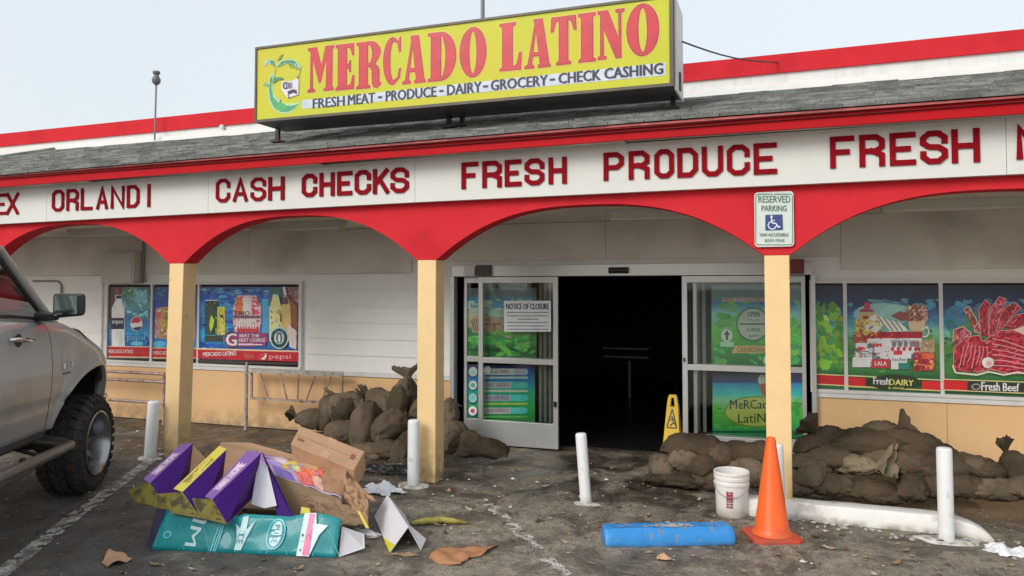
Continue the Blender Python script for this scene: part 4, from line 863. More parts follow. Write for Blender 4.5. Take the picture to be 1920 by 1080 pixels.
# ================================================================== OBJECTS
# ------------------------------------------------------------------ pickup truck, local axes: x outwards to its right, y forward, z up, origin under the front right wheel
TR = thing('pickup_truck', (-5.90, 5.31, 0), 'lifted grey pickup truck with wide black mud tyres parked at the left edge', 'truck', rz=R(28), local=True)
M_CAR = mat('grey_metallic_paint', (.42, .425, .42), .34, .04, 3, metal=.25, coat=.5, dirt=(.27, .245, .21), dscale=2.5, dth=(.55, .85))
M_BLK = mat('black_trim_plastic', (.018, .018, .018), .5, .2, 8)
M_TYRE = mat('tyre_rubber', (.028, .027, .026), .8, .25, 12, .3, 60, dirt=(.075, .062, .048), dscale=7, dth=(.5, .75))
M_RIM = mat('machined_rim', (.34, .35, .35), .25, .08, 10, metal=.85)
M_CHR = mat('chrome', (.8, .8, .8), .12, metal=1)
M_TG = glassmat()
def zt(s):
    k = [(-4.4, 1.50), (-2.0, 1.60), (-1.6, 1.655), (-.95, 1.605), (-.5, 1.565), (-.14, 1.455), (.177, 1.325), (.35, 1.235), (.49, 1.07), (.7, .92)]
    for (a, b), (c, d) in zip(k, k[1:]):
        if s <= c: return b+(d-b)*(s-a)/(c-a)
    return k[-1][1]
def zlo(s, side=True):
    z = .72
    for c in (0, -3.72):
        q = s-c
        if -.83 < q < .24:
            if q <= -.02: z = max(z, .655+.494*math.sqrt(max(0, 1-((q+.02)/.81)**2))**1.0 if q > -.83 else .72)
            else: z = max(z, .655+.494*math.sqrt(max(0, 1-((q+.02)/.262)**2)))
    return z
def rs(s, z):
    t = (z-.7)/.9; r = -.075+.055*math.sin(math.pi*min(1, max(0, t*.95)))
    for c in (0, -3.72):
        zz = zlo(s); d = z-zz
        if -.86 < s-c < .3: r += .045*math.exp(-(d/.09)**2)*max(0, 1-abs((s-c+.3)/.62)**4)
    z1 = zt(s); q = (z-(z1-.16))/.16
    if q > 0: r -= .11*(1-math.sqrt(max(0, 1-q*q)))
    r -= .012*math.exp(-((z-.935)/.018)**2)
    if s > .15: r -= 1.35*(s-.15)**2
    return r
def side(s0, s1, n, mirror=False, ztop=None):
    rows = []; 
    for i in range(n+1):
        s = s0+(s1-s0)*i/n; a, b = zlo(s), (ztop or zt)(s)
        row = [(rs(s, a)-.04, s, a), (rs(s, a)-.004, s, a-.004)]
        row += [(rs(s, a+(b-a)*k/22), s, a+(b-a)*k/22) for k in range(23)]
        row += [(rs(s, b)-.03, s, b+.004)]
        rows.append([(-2.02-x if mirror else x, y, z) for x, y, z in row])
    m = MB(); m.grid(rows if mirror else rows[::-1]); return m
for mir in (False, True):
    part('front_fender', side(-.905, .66, 60, mir), M_CAR, TR, smooth=50)
    part('door', side(-2.02, -.915, 26, mir), M_CAR, TR, smooth=50)
    part('bed_side', side(-4.5, -2.03, 60, mir), M_CAR, TR, smooth=50)
DOOR = [o for o in TR.children if o.name.startswith('door')][0]; FEND = [o for o in TR.children if o.name.startswith('front_fender')][0]
rows = []
for i in range(21):
    s = -.80+1.48*i/20; rows.append([(-.165-(max(0, s-.15)**2)*1.35-(1.69-2*(max(0, s-.15)**2)*1.35)*k/14, s, zt(s)+.004+.045*math.sin(math.pi*k/14)**.6) for k in range(15)])
m_ = MB(); m_.grid(rows); part('hood', m_, M_CAR, TR, smooth=50)
m_ = MB(); m_.hexa([(-.5, .60, .55), (-1.52, .60, .55), (-1.52, .2, .55), (-.5, .2, .55)], [(-.5, .66, 1.0), (-1.52, .66, 1.0), (-1.52, .2, 1.0), (-.5, .2, 1.0)]); part('grille', m_, M_BLK, TR)
m_ = MB(); m_.box(-1.85, -.17, .62, .72, .62, .80); part('front_bumper', m_, M_CHR, TR, bev=.03)
# inner mass: dark wheel wells, floor and firewall
m_ = MB(); m_.box(-1.60, -.42, -4.4, .55, .60, 1.05); m_.box(-1.85, -.16, -2.0, -.86, .62, 1.1); part('chassis', m_, M_BLK, TR)
m_ = MB(); m_.box(-1.75, -.40, -.84, .5, 1.12, 1.18); m_.box(-1.86, -.14, -.98, -.92, .74, 1.5); m_.box(-1.88, -.15, .27, .30, .55, 1.13); m_.box(-1.6, -.44, -.86, .27, .55, 1.16); part('inner_arch', m_, mat('wheel_well_black', (.006, .006, .006), .9), TR)
m_ = MB(); m_.box(-1.92, -.10, -4.4, -2.05, 1.0, 1.04); m_.box(-1.9, -.12, -4.45, -4.4, 1.0, 1.5); m_.box(-1.9, -.12, -2.1, -2.05, 1.0, 1.62); part('cargo_bed', m_, M_BLK, TR)
# rocker under the door
m_ = MB(); m_.hexa([(-.30, -2.9, .60), (-.10, -2.9, .66), (-.10, -.86, .66), (-.30, -.86, .60)], [(-.30, -2.9, .73), (-.07, -2.9, .725), (-.07, -.86, .725), (-.30, -.86, .73)]); part('rocker_panel', m_, mat('rocker_grey', (.10, .098, .094), .5, .2, 6), TR)
# cab
ap0, ap1 = Vector((-.13, -.74, 1.60)), Vector((-.30, -1.18, 2.14))
def mx_(v): return Vector((-2.02-v.x, v.y, v.z))
for mir in (False, True):
    f = (lambda v: mx_(v)) if mir else (lambda v: v)
    m_ = MB(); m_.tube([f(v) for v in (Vector((-.15, -.66, 1.585)), ap0.lerp(ap1, .3), ap1, Vector((-.36, -1.5, 2.20)), Vector((-.36, -2.1, 2.20)), Vector((-.24, -2.3, 1.62)))], [.035, .034, .034, .04, .04, .06], 8)
    part('window_pillar', m_, M_CAR, TR, smooth=60)
    m_ = MB(); a = [Vector((-.145, -2.1, 1.645)), Vector((-.145, -.84, 1.60)), Vector((-.305, -1.215, 2.10)), Vector((-.34, -1.5, 2.17)), Vector((-.34, -2.1, 2.17))]
    a = [f(v) for v in a]; m_.add(a, [(0, 1, 2, 3, 4) if not mir else (4, 3, 2, 1, 0)]); part('side_window', m_, M_TG, TR)
    m_ = MB(); m_.tube([f(v) for v in (Vector((-.135, -2.1, 1.655)), Vector((-.125, -1.4, 1.642)), Vector((-.125, -.80, 1.597)))], .014, 6); part('window_seal', m_, M_BLK, TR)
    m_ = MB(); m_.tube([f(v) for v in (Vector((-.14, -.80, 1.60)), Vector((-.31, -1.205, 2.10)), Vector((-.35, -1.5, 2.165)))], .016, 6); part('door_frame_seal', m_, M_BLK, TR)
m_ = MB(); m_.grid([[(-.40-1.22*k/8, s, z+.035*math.sin(math.pi*k/8)) for k in range(9)] for s, z in ((-1.30, 2.19), (-1.5, 2.235), (-1.9, 2.24), (-2.25, 2.19))]); part('roof', m_, M_CAR, TR, smooth=60)
m_ = MB(); m_.grid([[(a.x+(b.x-a.x)*k/8, a.y+.10*math.sin(math.pi*k/8), a.z) for k in range(9)] for a, b in ((Vector((-.16, -.70, 1.60)), Vector((-1.86, -.70, 1.60))), (Vector((-.33, -1.22, 2.17)), Vector((-1.69, -1.22, 2.17))))]); part('windshield', m_, M_TG, TR, smooth=60)
m_ = MB(); m_.box(-1.86, -.17, -.98, -.80, 1.35, 1.575); m_.box(-1.5, -1.0, -1.1, -.98, 1.4, 1.66); part('dashboard', m_, M_BLK, TR, bev=.03)
for x in (-.62, -1.40):
    m_ = MB(); m_.box(x-.24, x+.24, -1.95, -1.83, 1.15, 1.78); m_.box(x-.13, x+.13, -1.96, -1.86, 1.80, 2.0); m_.box(x-.24, x+.24, -1.83, -1.35, 1.1, 1.22); part('seat', m_, mat('seat_fabric', (.05, .05, .05), .8), TR, bev=.04)
m_ = MB(); m_.lathe([(.17, -.012), (.185, 0), (.17, .012), (.155, 0), (.17, -.012)], (-1.40, -1.30, 1.60), 20, 'Y'); part('steering_wheel', m_, M_BLK, TR, smooth=60)
m_ = MB(); m_.box(-1.1, -.92, -1.0, -.97, 1.98, 2.05); part('rear_view_mirror', m_, M_BLK, TR)
# mirror
m_ = MB(); a0, a1, b0, b1 = .075, .315, 1.612, 1.812
m_.hexa([(a0+.03, -1.04, b0+.03), (a1-.04, -1.06, b0+.05), (a1-.04, -1.06, b1-.03), (a0+.03, -1.04, b1-.03)], [(a0, -1.175, b0), (a1, -1.175, b0+.02), (a1, -1.175, b1), (a0, -1.175, b1)])
MIR = part('wing_mirror', m_, M_BLK, TR, bev=.022)
m_ = MB(); m_.hexa([(a0+.022, -1.178, b0+.024), (a1-.055, -1.178, b0+.038), (a1-.055, -1.178, b1-.022), (a0+.022, -1.178, b1-.022)], [(a0+.022, -1.182, b0+.024), (a1-.055, -1.182, b0+.038), (a1-.055, -1.182, b1-.022), (a0+.022, -1.182, b1-.022)]); part('mirror_glass', m_, mat('mirror_silver', (.42, .50, .48), .05, 0, metal=1), MIR)
m_ = MB(); m_.hexa([(-.14, -.98, 1.585), (.10, -1.16, 1.60), (.10, -1.10, 1.60), (-.14, -.84, 1.585)], [(-.14, -.98, 1.65), (.10, -1.16, 1.65), (.10, -1.10, 1.65), (-.14, -.86, 1.68)]); part('mirror_arm', m_, M_BLK, MIR, bev=.01)
# handle, badge, vent
m_ = MB(); m_.tube([(-.028, -1.58, 1.478), (.012, -1.53, 1.476), (.018, -1.42, 1.468), (.010, -1.32, 1.456), (-.028, -1.28, 1.450)], [.014, .018, .018, .018, .014], 8); part('door_handle', m_, M_CHR, DOOR, smooth=60)
m_ = MB(); m_.lathe([(.0, -.004), (.05, -.004), (.05, .0), (0, .0)], (-.035, -1.43, 1.465), 16, 'X'); part('handle_recess', m_, M_BLK, DOOR)
pb = Print(lambda a, b: Vector((rs(b_s(a), 1.2)+.003, b_s(a), b)), nrm=Vector((1, 0, 0)), k=1, step=.0008)
b_s = lambda a: a
for k in range(3):
    pb.poly([(-.70+k*.06, 1.175), (-.665+k*.06, 1.175), (-.65+k*.06, 1.232), (-.685+k*.06, 1.232)], (200, 200, 200), False)
pb.rect(-.72, 1.135, -.52, 1.152, (25, 25, 25)); pb.oval(-.70, 1.205, .022, .025, (250, 250, 250)); part('badge', pb, printmat('badge_chrome', .25, .5), FEND)
m_ = MB(); r_ = -.10
m_.add([(rs(-.26, 1.49)+.003, -.28, 1.505), (rs(-.2, 1.46)+.004, -.20, 1.478), (rs(-.13, 1.36)+.006, -.12, 1.372), (rs(-.17, 1.38)+.006, -.16, 1.395)], [(3, 2, 1, 0), (0, 1, 2, 3)]); part('vent', m_, M_BLK, FEND)
# wheels
def wheel(x0, y0, flip=False):
    g = -1 if flip else 1; RT, RR = .437, .283; W_ = .37
    X = lambda v: x0+g*v
    t = MB(); t.lathe([(RR-.012, X(-.035)), (RR+.02, X(-.006)), (RT-.10, X(.004)), (RT-.03, X(-.018)), (RT-.012, X(-.05)), (RT-.010, X(-W_+.05)), (RT-.03, X(-W_+.018)), (RT-.10, X(-W_)), (RR, X(-W_+.01))], (0, y0, RT), 48, 'X')
    ty = part('tyre', t, M_TYRE, TR, smooth=50)
    l = MB(); n = 30
    for k in range(n):
        for row, (xa, xb, da, tw) in enumerate(((-.045, -.105, 0, .03), (-.125, -.18, .5, -.045), (-.19, -.245, 0, .045), (-.265, -.325, .5, -.03))):
            th = 2*math.pi*(k+da)/n; w1 = .030; 
            def pt(x, a, r): return (X(x), y0+r*math.sin(a), RT+r*math.cos(a))
            sk = tw/RT; w_ = w1/RT
            aa = [th-w_, th+w_, th+w_+sk, th-w_+sk]; xx_ = [xa, xa, xb, xb]
            l.hexa([pt(xx_[i], aa[i], RT-.014) for i in range(4)], [pt(xx_[i], aa[i]*1, RT+.006) for i in range(4)])
        th = 2*math.pi*k/n; w_ = .026/RT     # shoulder lugs running on to the sidewall
        for xs_, xe in ((-.048, .002), (-W_+.048, -W_-.002)):
            l.hexa([pt(xs_, th-w_, RT-.015), pt(xs_, th+w_, RT-.015), pt(xe, th+w_, RT-.085), pt(xe, th-w_, RT-.085)], [pt(xs_, th-w_, RT+.004), pt(xs_, th+w_, RT+.004), pt(xe+g*0+(.006 if xe > -.1 else -.006), th+w_, RT-.05), pt(xe+(.006 if xe > -.1 else -.006), th-w_, RT-.05)])
    part('tread', l, M_TYRE, ty, kind='stuff')
    r_ = MB(); r_.lathe([(RR+.004, X(-.02)), (RR+.006, X(.006)), (RR-.008, X(.010)), (RR-.016, X(-.004)), (RR-.030, X(-.05)), (RR-.05, X(-.15)), (RR-.06, X(-.20)), (.10, X(-.215)), (.09, X(-.17)), (.075, X(-.15)), (.0, X(-.15))], (0, y0, RT), 48, 'X'); rim = part('rim', r_, M_RIM, TR, smooth=35)
    for k in range(8):
        a = 2*math.pi*k/8; c, s_ = math.cos(a), math.sin(a); q = MB()
        def sp(rad, tng, x): return (X(x), y0+c*rad-s_*tng, RT+s_*rad+c*tng)
        q.hexa([sp(.07, -.028, -.20), sp(.07, .028, -.20), sp(.235, .016, -.19), sp(.235, -.016, -.19)], [sp(.07, -.028, -.155), sp(.07, .028, -.155), sp(.24, .016, -.10), sp(.24, -.016, -.10)])
        part('spoke', q, M_RIM, rim)
wheel(0, 0); wheel(-2.02, 0, True); wheel(0, -3.72); wheel(-2.02, -3.72, True)
m_ = MB(); m_.tube([(-.30, -.60, .60), (-.02, -.655, .565), (.045, -.72, .56), (.05, -1.0, .56), (.05, -2.8, .57), (-.3, -2.95, .6)], .042, 14); SB = part('side_step', m_, mat('step_bar_grey', (.23, .22, .20), .35, .1, 7, metal=.6), TR, smooth=60)
m_ = MB(); m_.tube([(-.12, -1.15, .53), (-.01, -1.25, .50), (0, -1.35, .50), (0, -2.4, .50), (-.12, -2.5, .53)], .03, 10); part('step_rail', m_, MATS['step_bar_grey'], SB, smooth=60)
for y in (-1.1, -1.9, -2.6): m_ = MB(); m_.tube([(.04, y, .54), (-.35, y, .66)], .018, 6); part('step_bracket', m_, M_BLK, SB)
m_ = MB(); m_.tube([(-1.75, 0, .437), (-.3, 0, .437)], .05, 8); m_.tube([(-1.75, -3.72, .437), (-.3, -3.72, .437)], .05, 8); part('axle', m_, M_BLK, TR)

# ------------------------------------------------------------------ bollards
M_BOL = mat('bollard_white_paint', (.80, .82, .83), .45, .04, 6, .06, 40, dirt=(.55, .52, .46), dscale=9, dth=(.62, .72), lows=((.30, .27, .22), .08))
M_SPL = mat('white_base_paint', (.60, .59, .55), .7, .15, 14, .5, 50, dirt=(.22, .19, .15), dscale=12, dth=(.5, .62))
def splash(c, rx, ry, seed, th=.012, sq=0):
    m = MB(); n = 40; pts = []
    for k in range(n):
        a = 2*math.pi*k/n; f = 1+.22*noise.noise(Vector((math.cos(a)*1.6, math.sin(a)*1.6, seed)))+.1*noise.noise(Vector((math.cos(a)*5, math.sin(a)*5, seed)))
        pts.append((c[0]+rx*f*math.cos(a), c[1]+ry*f*math.sin(a)))
    m.v = [Vector((x, y, -.01)) for x, y in pts]+[Vector((c[0]+(x-c[0])*.9, c[1]+(y-c[1])*.9, th)) for x, y in pts]+[Vector((c[0], c[1], th*1.3))]
    m.f = [[k, (k+1) % n, n+(k+1) % n, n+k] for k in range(n)]+[[n+k, n+(k+1) % n, 2*n] for k in range(n)]; m.c = [None]*len(m.f); m.mi = [0]*len(m.f); return m
def bollard(bx, by, tx, ty, rad, label, base=True, sx=.13, sy=.09, cap=True, seed=1):
    b = G(bx, by); d = ray(tx, ty); t = (b.y+0.0)/d.y; tp = CAM+d*t
    t_ = thing('bollard', (b.x, b.y, 0), label, 'bollard', 'white bollards in front of the store')
    m = MB(); ax = (tp-b).normalized(); pr = [b-ax*.02, b, tp-ax*.02, tp-ax*.006, tp]
    m.tube(pr, [rad, rad, rad, rad*.93, rad*.75], 20); part('pipe', m, M_BOL, t_, smooth=45)
    if base: part('footing', splash(b, sx, sy, seed), M_SPL, t_, smooth=60)
    return t_
bollard(281, 860, 289, 752, .0625, 'short white bollard at the left, beside the truck tyre', seed=2, sx=.15)
bollard(775, 910, 776, 787, .056, 'upright white bollard just in front of the middle yellow post', seed=3, sx=.16, sy=.10)
bollard(1099, 946, 1089, 812, .048, 'leaning white bollard standing alone in front of the dark doorway', seed=4, sx=.12, sy=.07)
bollard(1462, 985, 1456, 832, .05, 'white bollard mostly hidden behind the orange traffic cone', seed=5, base=False)
bollard(1775, 1015, 1770, 839, .053, 'white bollard at the right end of the white kerb', seed=6, sx=.24, sy=.10)

# ------------------------------------------------------------------ white kerb with a tapering rounded end
M_KERB = mat('white_kerb_paint', (.80, .79, .76), .6, .05, 8, .25, 30, dirt=(.45, .40, .33), dscale=7, dth=(.58, .72), lows=((.20, .16, .12), .06))
rows = []; xs_ = [-.38, -.37]+[-.2+i*.1 for i in range(13)]+[1.08, 1.14, 1.2, 1.26, 1.32, 1.38, 1.43]
for i, x in enumerate(xs_):
    e = max(0, (x-1.0)/.44); h = .135*math.sqrt(max(0, 1-e**2.2))+.004; off = .0+.02*noise.noise(Vector((x*3, 0, 0))); yb = 6.50-.10*e*e; h += .006*noise.noise(Vector((x*5, 1, 0)))
    if i == 0: h = .10
    wq = .17
    rows.append([(x, yb+off, -.01), (x, yb+off, h*.82), (x, yb+off+.018, h*.98), (x, yb+off+.05, h), (x, yb+wq-.02, h), (x, yb+wq, h*.9), (x, yb+wq, -.01)])
m_ = MB(); m_.grid(rows[::-1]); m_.add(rows[0], [(0, 1, 2, 3, 4, 5, 6)]); m_.add(rows[-1], [(6, 5, 4, 3, 2, 1, 0)])
solo('kerb', m_, M_KERB, (.5, 6.55, 0), 'low white painted kerb with a tapered end behind the traffic cone', 'kerb', smooth=40)
m_ = MB()
rk = random.Random(8)
for k in range(60):
    x = -.3+rk.random()*1.9; y = 6.47-rk.random()**2*.22; s_ = .008+rk.random()*.022
    m_.add([(x+s_*math.cos(a)*(.7+.6*rk.random()), y+s_*math.sin(a)*(.7+.6*rk.random()), .012+.006*rk.random()) for a in (0, 1.2, 2.5, 3.8, 5.1)]+[(x, y, -.01)], [(0, 1, 2, 3, 4), (1, 0, 5), (2, 1, 5), (3, 2, 5), (4, 3, 5), (0, 4, 5)])
tag(link_mesh('paint_flakes', m_, M_SPL, Vector((0, 0, 0))), kind='stuff')

# ------------------------------------------------------------------ blue wheel stop
a, b = G(1136, 1027), G(1380, 1022); d = (b-a); Lw = d.length; ang = math.atan2(d.y, d.x)
t_ = thing('wheel_stop', (a.x, a.y, 0), 'short blue painted concrete wheel stop with chipped paint near the cone', 'wheel stop', rz=ang, local=True)
rows = []
for i in range(41):
    s_ = Lw*i/40; e = min(1, min(i, 40-i)/1.2)**.5 if 0 < i < 40 else .0
    n1 = .004*noise.noise(Vector((s_*14, 3, 0))); hh = .118+.003*noise.noise(Vector((s_*40, 9, 2)))-(.012 if i in (0, 40) else 0)+n1; j = .012 if i in (0, 40) else 0
    rows.append([(s_, j, 0), (s_, j+.004+n1, .06), (s_, j+.028, hh-.025), (s_, j+.055, hh), (s_, .165-j, hh+n1), (s_, .195-j, hh-.03), (s_, .21-j, 0)])
m_ = MB(); m_.grid(rows[::-1]); m_.add(rows[0], [(0, 1, 2, 3, 4, 5, 6)]); m_.add(rows[-1], [(6, 5, 4, 3, 2, 1, 0)])
M_BLUE = mat('blue_stop_paint', (.03, .26, .66), .45, .10, 10, .3, 45, dirt=(.22, .25, .26), dscale=16, dth=(.62, .67), lows=((.06, .09, .13), .03))
part('block', m_, M_BLUE, t_, smooth=35)
m_ = MB(); rk = random.Random(3)
for k in range(120):
    cx_ = .52+rk.gauss(0, .085) if k < 55 else rk.uniform(.03, Lw-.05); cy_ = .05+rk.random()*.075; s_ = (.004+rk.random()*.013)*(1 if k < 55 else .5); z_ = .1195+.001*rk.random() if cy_ > .058 else .113
    if cy_ <= .058: cy_ = .058
    m_.add([(cx_+s_*1.6*math.cos(a_)*(.6+.8*rk.random()), cy_+s_*math.sin(a_)*(.6+.8*rk.random()), z_+.002) for a_ in (0, .9, 1.8, 2.7, 3.7, 4.6, 5.5)], [(0, 1, 2, 3, 4, 5, 6)])
part('bare_patches', m_, mat('chipped_concrete', (.48, .45, .40), .8, .3, 60), t_, kind='stuff')

# ------------------------------------------------------------------ traffic cone
cpos = Vector((-.085, 6.01, 0)); t_ = thing('traffic_cone', cpos, 'orange traffic cone standing in front of the right yellow post', 'cone', rz=R(22), local=True)
M_OR = mat('orange_pvc', (.95, .13, .014), .36, .08, 4, .03, 30, dirt=(.62, .10, .04), dscale=5, dth=(.55, .8), lows=((.40, .12, .06), .12))
m_ = MB(); m_.lathe([(.148, .035), (.132, .055), (.122, .075), (.034, .72), (.030, .735), (.022, .738), (.020, .72), (.05, .5)], (0, 0, 0), 32); part('cone_body', m_, M_OR, t_, smooth=50)
m_ = MB(); h = .185; c_ = .05
oc = [(-h+c_, -h), (h-c_, -h), (h, -h+c_), (h, h-c_), (h-c_, h), (-h+c_, h), (-h, h-c_), (-h, -h+c_)]
m_.v = [Vector((x, y, 0)) for x, y in oc]+[Vector((x, y, .024)) for x, y in oc]+[Vector((x*.86, y*.86, .036)) for x, y in oc]
m_.f = [[k, (k+1) % 8, 8+(k+1) % 8, 8+k] for k in range(8)]+[[8+k, 8+(k+1) % 8, 16+(k+1) % 8, 16+k] for k in range(8)]+[[16+k for k in range(8)]]; m_.c = [None]*17; m_.mi = [0]*17
part('base', m_, mat('orange_base', (.55, .07, .03), .6, .15, 8, .1, 30, dirt=(.22, .10, .06), dscale=8, dth=(.5, .7)), t_, bev=.004)

# ------------------------------------------------------------------ bucket
bp = Vector((-.40, 6.50, 0)); t_ = thing('bucket', bp, 'white plastic bucket with red print standing against the white kerb end', 'bucket', local=True); t_.scale = (.95, .95, .95)
M_BK = mat('white_bucket_plastic', (.82, .81, .79), .35, .03, 4, coat=.2, dirt=(.55, .50, .43), dscale=5, dth=(.62, .8), lows=((.40, .35, .28), .09))
m_ = MB(); m_.lathe([(0, .004), (.126, .0), (.131, .01), (.140, .265), (.148, .268), (.148, .288), (.142, .29), (.142, .31), (.150, .313), (.150, .335), (.144, .337), (.144, .352), (.1505, .355), (.1505, .372), (.146, .376), (.138, .372), (.124, .02), (0, .015)], (0, 0, 0), 36); part('pail', m_, M_BK, t_, smooth=35)
m_ = MB(); m_.tube([(-.152*math.cos(a_), -.152*math.sin(a_)-.004, .30-.12*math.sin(a_)) for a_ in [R(8+k*13.6) for k in range(13)]], .0035, 6); part('handle', m_, mat('grey_wire', (.45, .45, .45), .4, metal=.6), t_)
def bk(a, b):
    th = R(-90-10)+a/.137; return Vector((.1365*math.cos(th)*(1+.05*b/.3), .1365*math.sin(th)*(1+.05*b/.3), b))
class PB(Print):
    def m(s, u, v): q = s.f_(u, v); n = Vector((q.x, q.y, 0)).normalized(); return q+n*(.003+s.lay*.0006)
p = PB(bk, nrm=Vector((0, -1, 0)), k=1)
for k, hgt in enumerate((.05, .07, .045)): 
    for i_ in range(6): p.rect(.0+k*.018-.01, .09+i_*.024, .0+k*.018+.004, .09+i_*.024+.017, [(170, 60, 70), (190, 90, 95), (90, 90, 100)][k], False)
p.lay += 1; p.text('MIX', -.01, .16, .04, .21, (185, 45, 60), .05, rot=True); part('printed_label', p, printmat('bucket_print', .5, .1), t_)
m_ = MB(); m_.lathe([(0, .30), (.136, .30)], (0, 0, 0), 30); part('contents', m_, mat('dark_bucket_contents', (.06, .06, .06), .6), t_)
# ------------------------------------------------------------------ sandbags
def bagmat(name, c):
    m = mat(name, c, .95, .22, 7, .9, 70, dirt=tuple(v*.45 for v in c), dscale=3.5, dth=(.44, .64), spec=.15)
    return m
M_BAG = [bagmat("burlap_a", (.135, .102, .068)), bagmat('burlap_b', (.185, .143, .10)), bagmat('burlap_c', (.098, .073, .048)), bagmat('burlap_light', (.27, .22, .145))]
def bag_mesh(a, b, c, seed, neck=0, flop=.0):
    """half length a, half width b, half height c, long axis x: a pillow with a sewn flat end at -x; neck at +x gathered and frilled"""
    rnd = random.Random(seed); o = Vector((rnd.random()*50, rnd.random()*50, rnd.random()*50)); nu, nv = 34, 40; rows = []
    fold = rnd.randrange(7, 11); ph = rnd.random()*6; pin = rnd.uniform(2.4, 3.4)
    for i in range(nu+1):
        u = -math.cos(math.pi*i/nu)
        wy = (max(0, 1-.16*u*u)); tz = max(0, 1-abs(u)**pin)**.62
        if neck and u > 0: wy = (max(0, 1-(u/1.06)**2.2))**.7; tz = wy
        wy *= 1-.10*math.exp(-((abs(u)-.85)/.12)**2)
        row = []
        for k in range(nv):
            th = 2*math.pi*k/nv; cy_, cz_ = math.cos(th), math.sin(th)
            y = math.copysign(abs(cy_)**.85, cy_)*b*wy; z = math.copysign(abs(cz_)**.9, cz_)*c*tz
            if z < 0: z *= .75
            e = abs(u)**2
            wr = 1+.055*math.sin(fold*th+ph)*e*(1.8 if neck and u > 0 else .8)
            p_ = Vector((u*a, y*wr, z*wr))
            n1 = noise.noise(p_*5+o); n2 = noise.noise(p_*17+o)
            q1 = abs(noise.noise(Vector((p_.x*4, p_.y*11, p_.z*11))+o)); q2 = abs(noise.noise(Vector((p_.x*9+p_.z*7, p_.y*5, p_.z*9))+o*1.3))
            q3 = abs(noise.noise(p_*8+o*2)); d = .018*n1+.005*n2-.024*max(0, 1-q1/.16)*(.5+e)-.016*max(0, 1-q2/.12)-.012*max(0, 1-q3/.10)
            n_ = Vector((0, y/(b*b+1e-6), z/(c*c+1e-6)))
            if n_.length > 1e-4: p_ += n_.normalized()*d
            p_.z -= flop*max(0, abs(u)-.3)**1.5*a*.9
            row.append(p_)
        rows.append(row)
    m = MB(); m.grid(rows, close=True)
    if neck:                              # frilled mouth of the bag
        n0 = Vector((a*.93, 0, 0)); up = rnd.uniform(-.1, .55); d = Vector((math.cos(up), rnd.uniform(-.5, .5), math.sin(up))).normalized(); s1 = d.orthogonal().normalized(); s2 = d.cross(s1)
        fr = []; lean = rnd.uniform(-.05, .05)
        for j, (l, r_) in enumerate(((-.06, .034), (.0, .022), (.03, .040), (.06, .066), (.09, .088), (.11, .088))):
            row = []
            for k in range(nv):
                th = 2*math.pi*k/nv; q = r_*neck*(1+(.22*math.sin(3*th+ph)+.12*math.sin(7*th+seed)+.05*math.sin(13*th))*(j/5))
                row.append(n0+d*(l*neck+(.016*math.sin(2*th+ph)+.008*math.sin(7*th))*(j/5)**2*neck)+s1*math.cos(th)*q*1.35+s2*math.sin(th)*q*.45+s2*lean*(j/5)**2-Vector((0, 0, .03))*(j/5)**3)
            fr.append(row)
        m.grid(fr, close=True)
    return m
def sandbag(c, a, b, h, yaw, pitch, roll, seed, label, group, neck=0, mi=0, flop=.15):
    m = bag_mesh(a, b, h, seed, neck, flop); M = Matrix.Rotation(yaw, 3, 'Z') @ Matrix.Rotation(pitch, 3, 'Y') @ Matrix.Rotation(roll, 3, 'X')
    m.v = [M @ v for v in m.v]; lo = min(v.z for v in m.v)
    if c.z+lo < 0:
        fl = -c.z+.004; m.v = [Vector((v.x, v.y, max(v.z, fl+(v.z-fl)*.06) if v.z < fl else v.z)) for v in m.v]; lo = fl
    m.v = [v+c for v in m.v]
    return solo('sandbag', m, M_BAG[mi if mi == 3 else (seed*5+mi) % 3], (c.x, c.y, max(0, c.z+lo)), label, 'sandbag', group, smooth=True)
GL_, GM_, GR_ = 'sandbags piled left of the doorway', 'sandbags piled under the right sliding door', 'sandbags piled against the wall right of the doorway'
def pile(spec, Y0, k, group):
    for i, (px, py, wp, hp, yaw, pit, nk, mi, lab) in enumerate(spec):
        c = SL(px, py, Y0, k); dep = (c-CAM).dot(FWD); a = wp*dep/1420/2*1.06; h = hp*dep/1420/2*1.12
        ya = R(yaw); foreshort = max(.75, abs(math.cos(ya-PSI)))
        sandbag(c, min(a/foreshort, .34)*.96, min(.19, max(.13, a*.60)), h*.92, ya, R(-pit), R((i*37) % 23-11), 100*len(group)+i*7, lab, group, nk, mi)
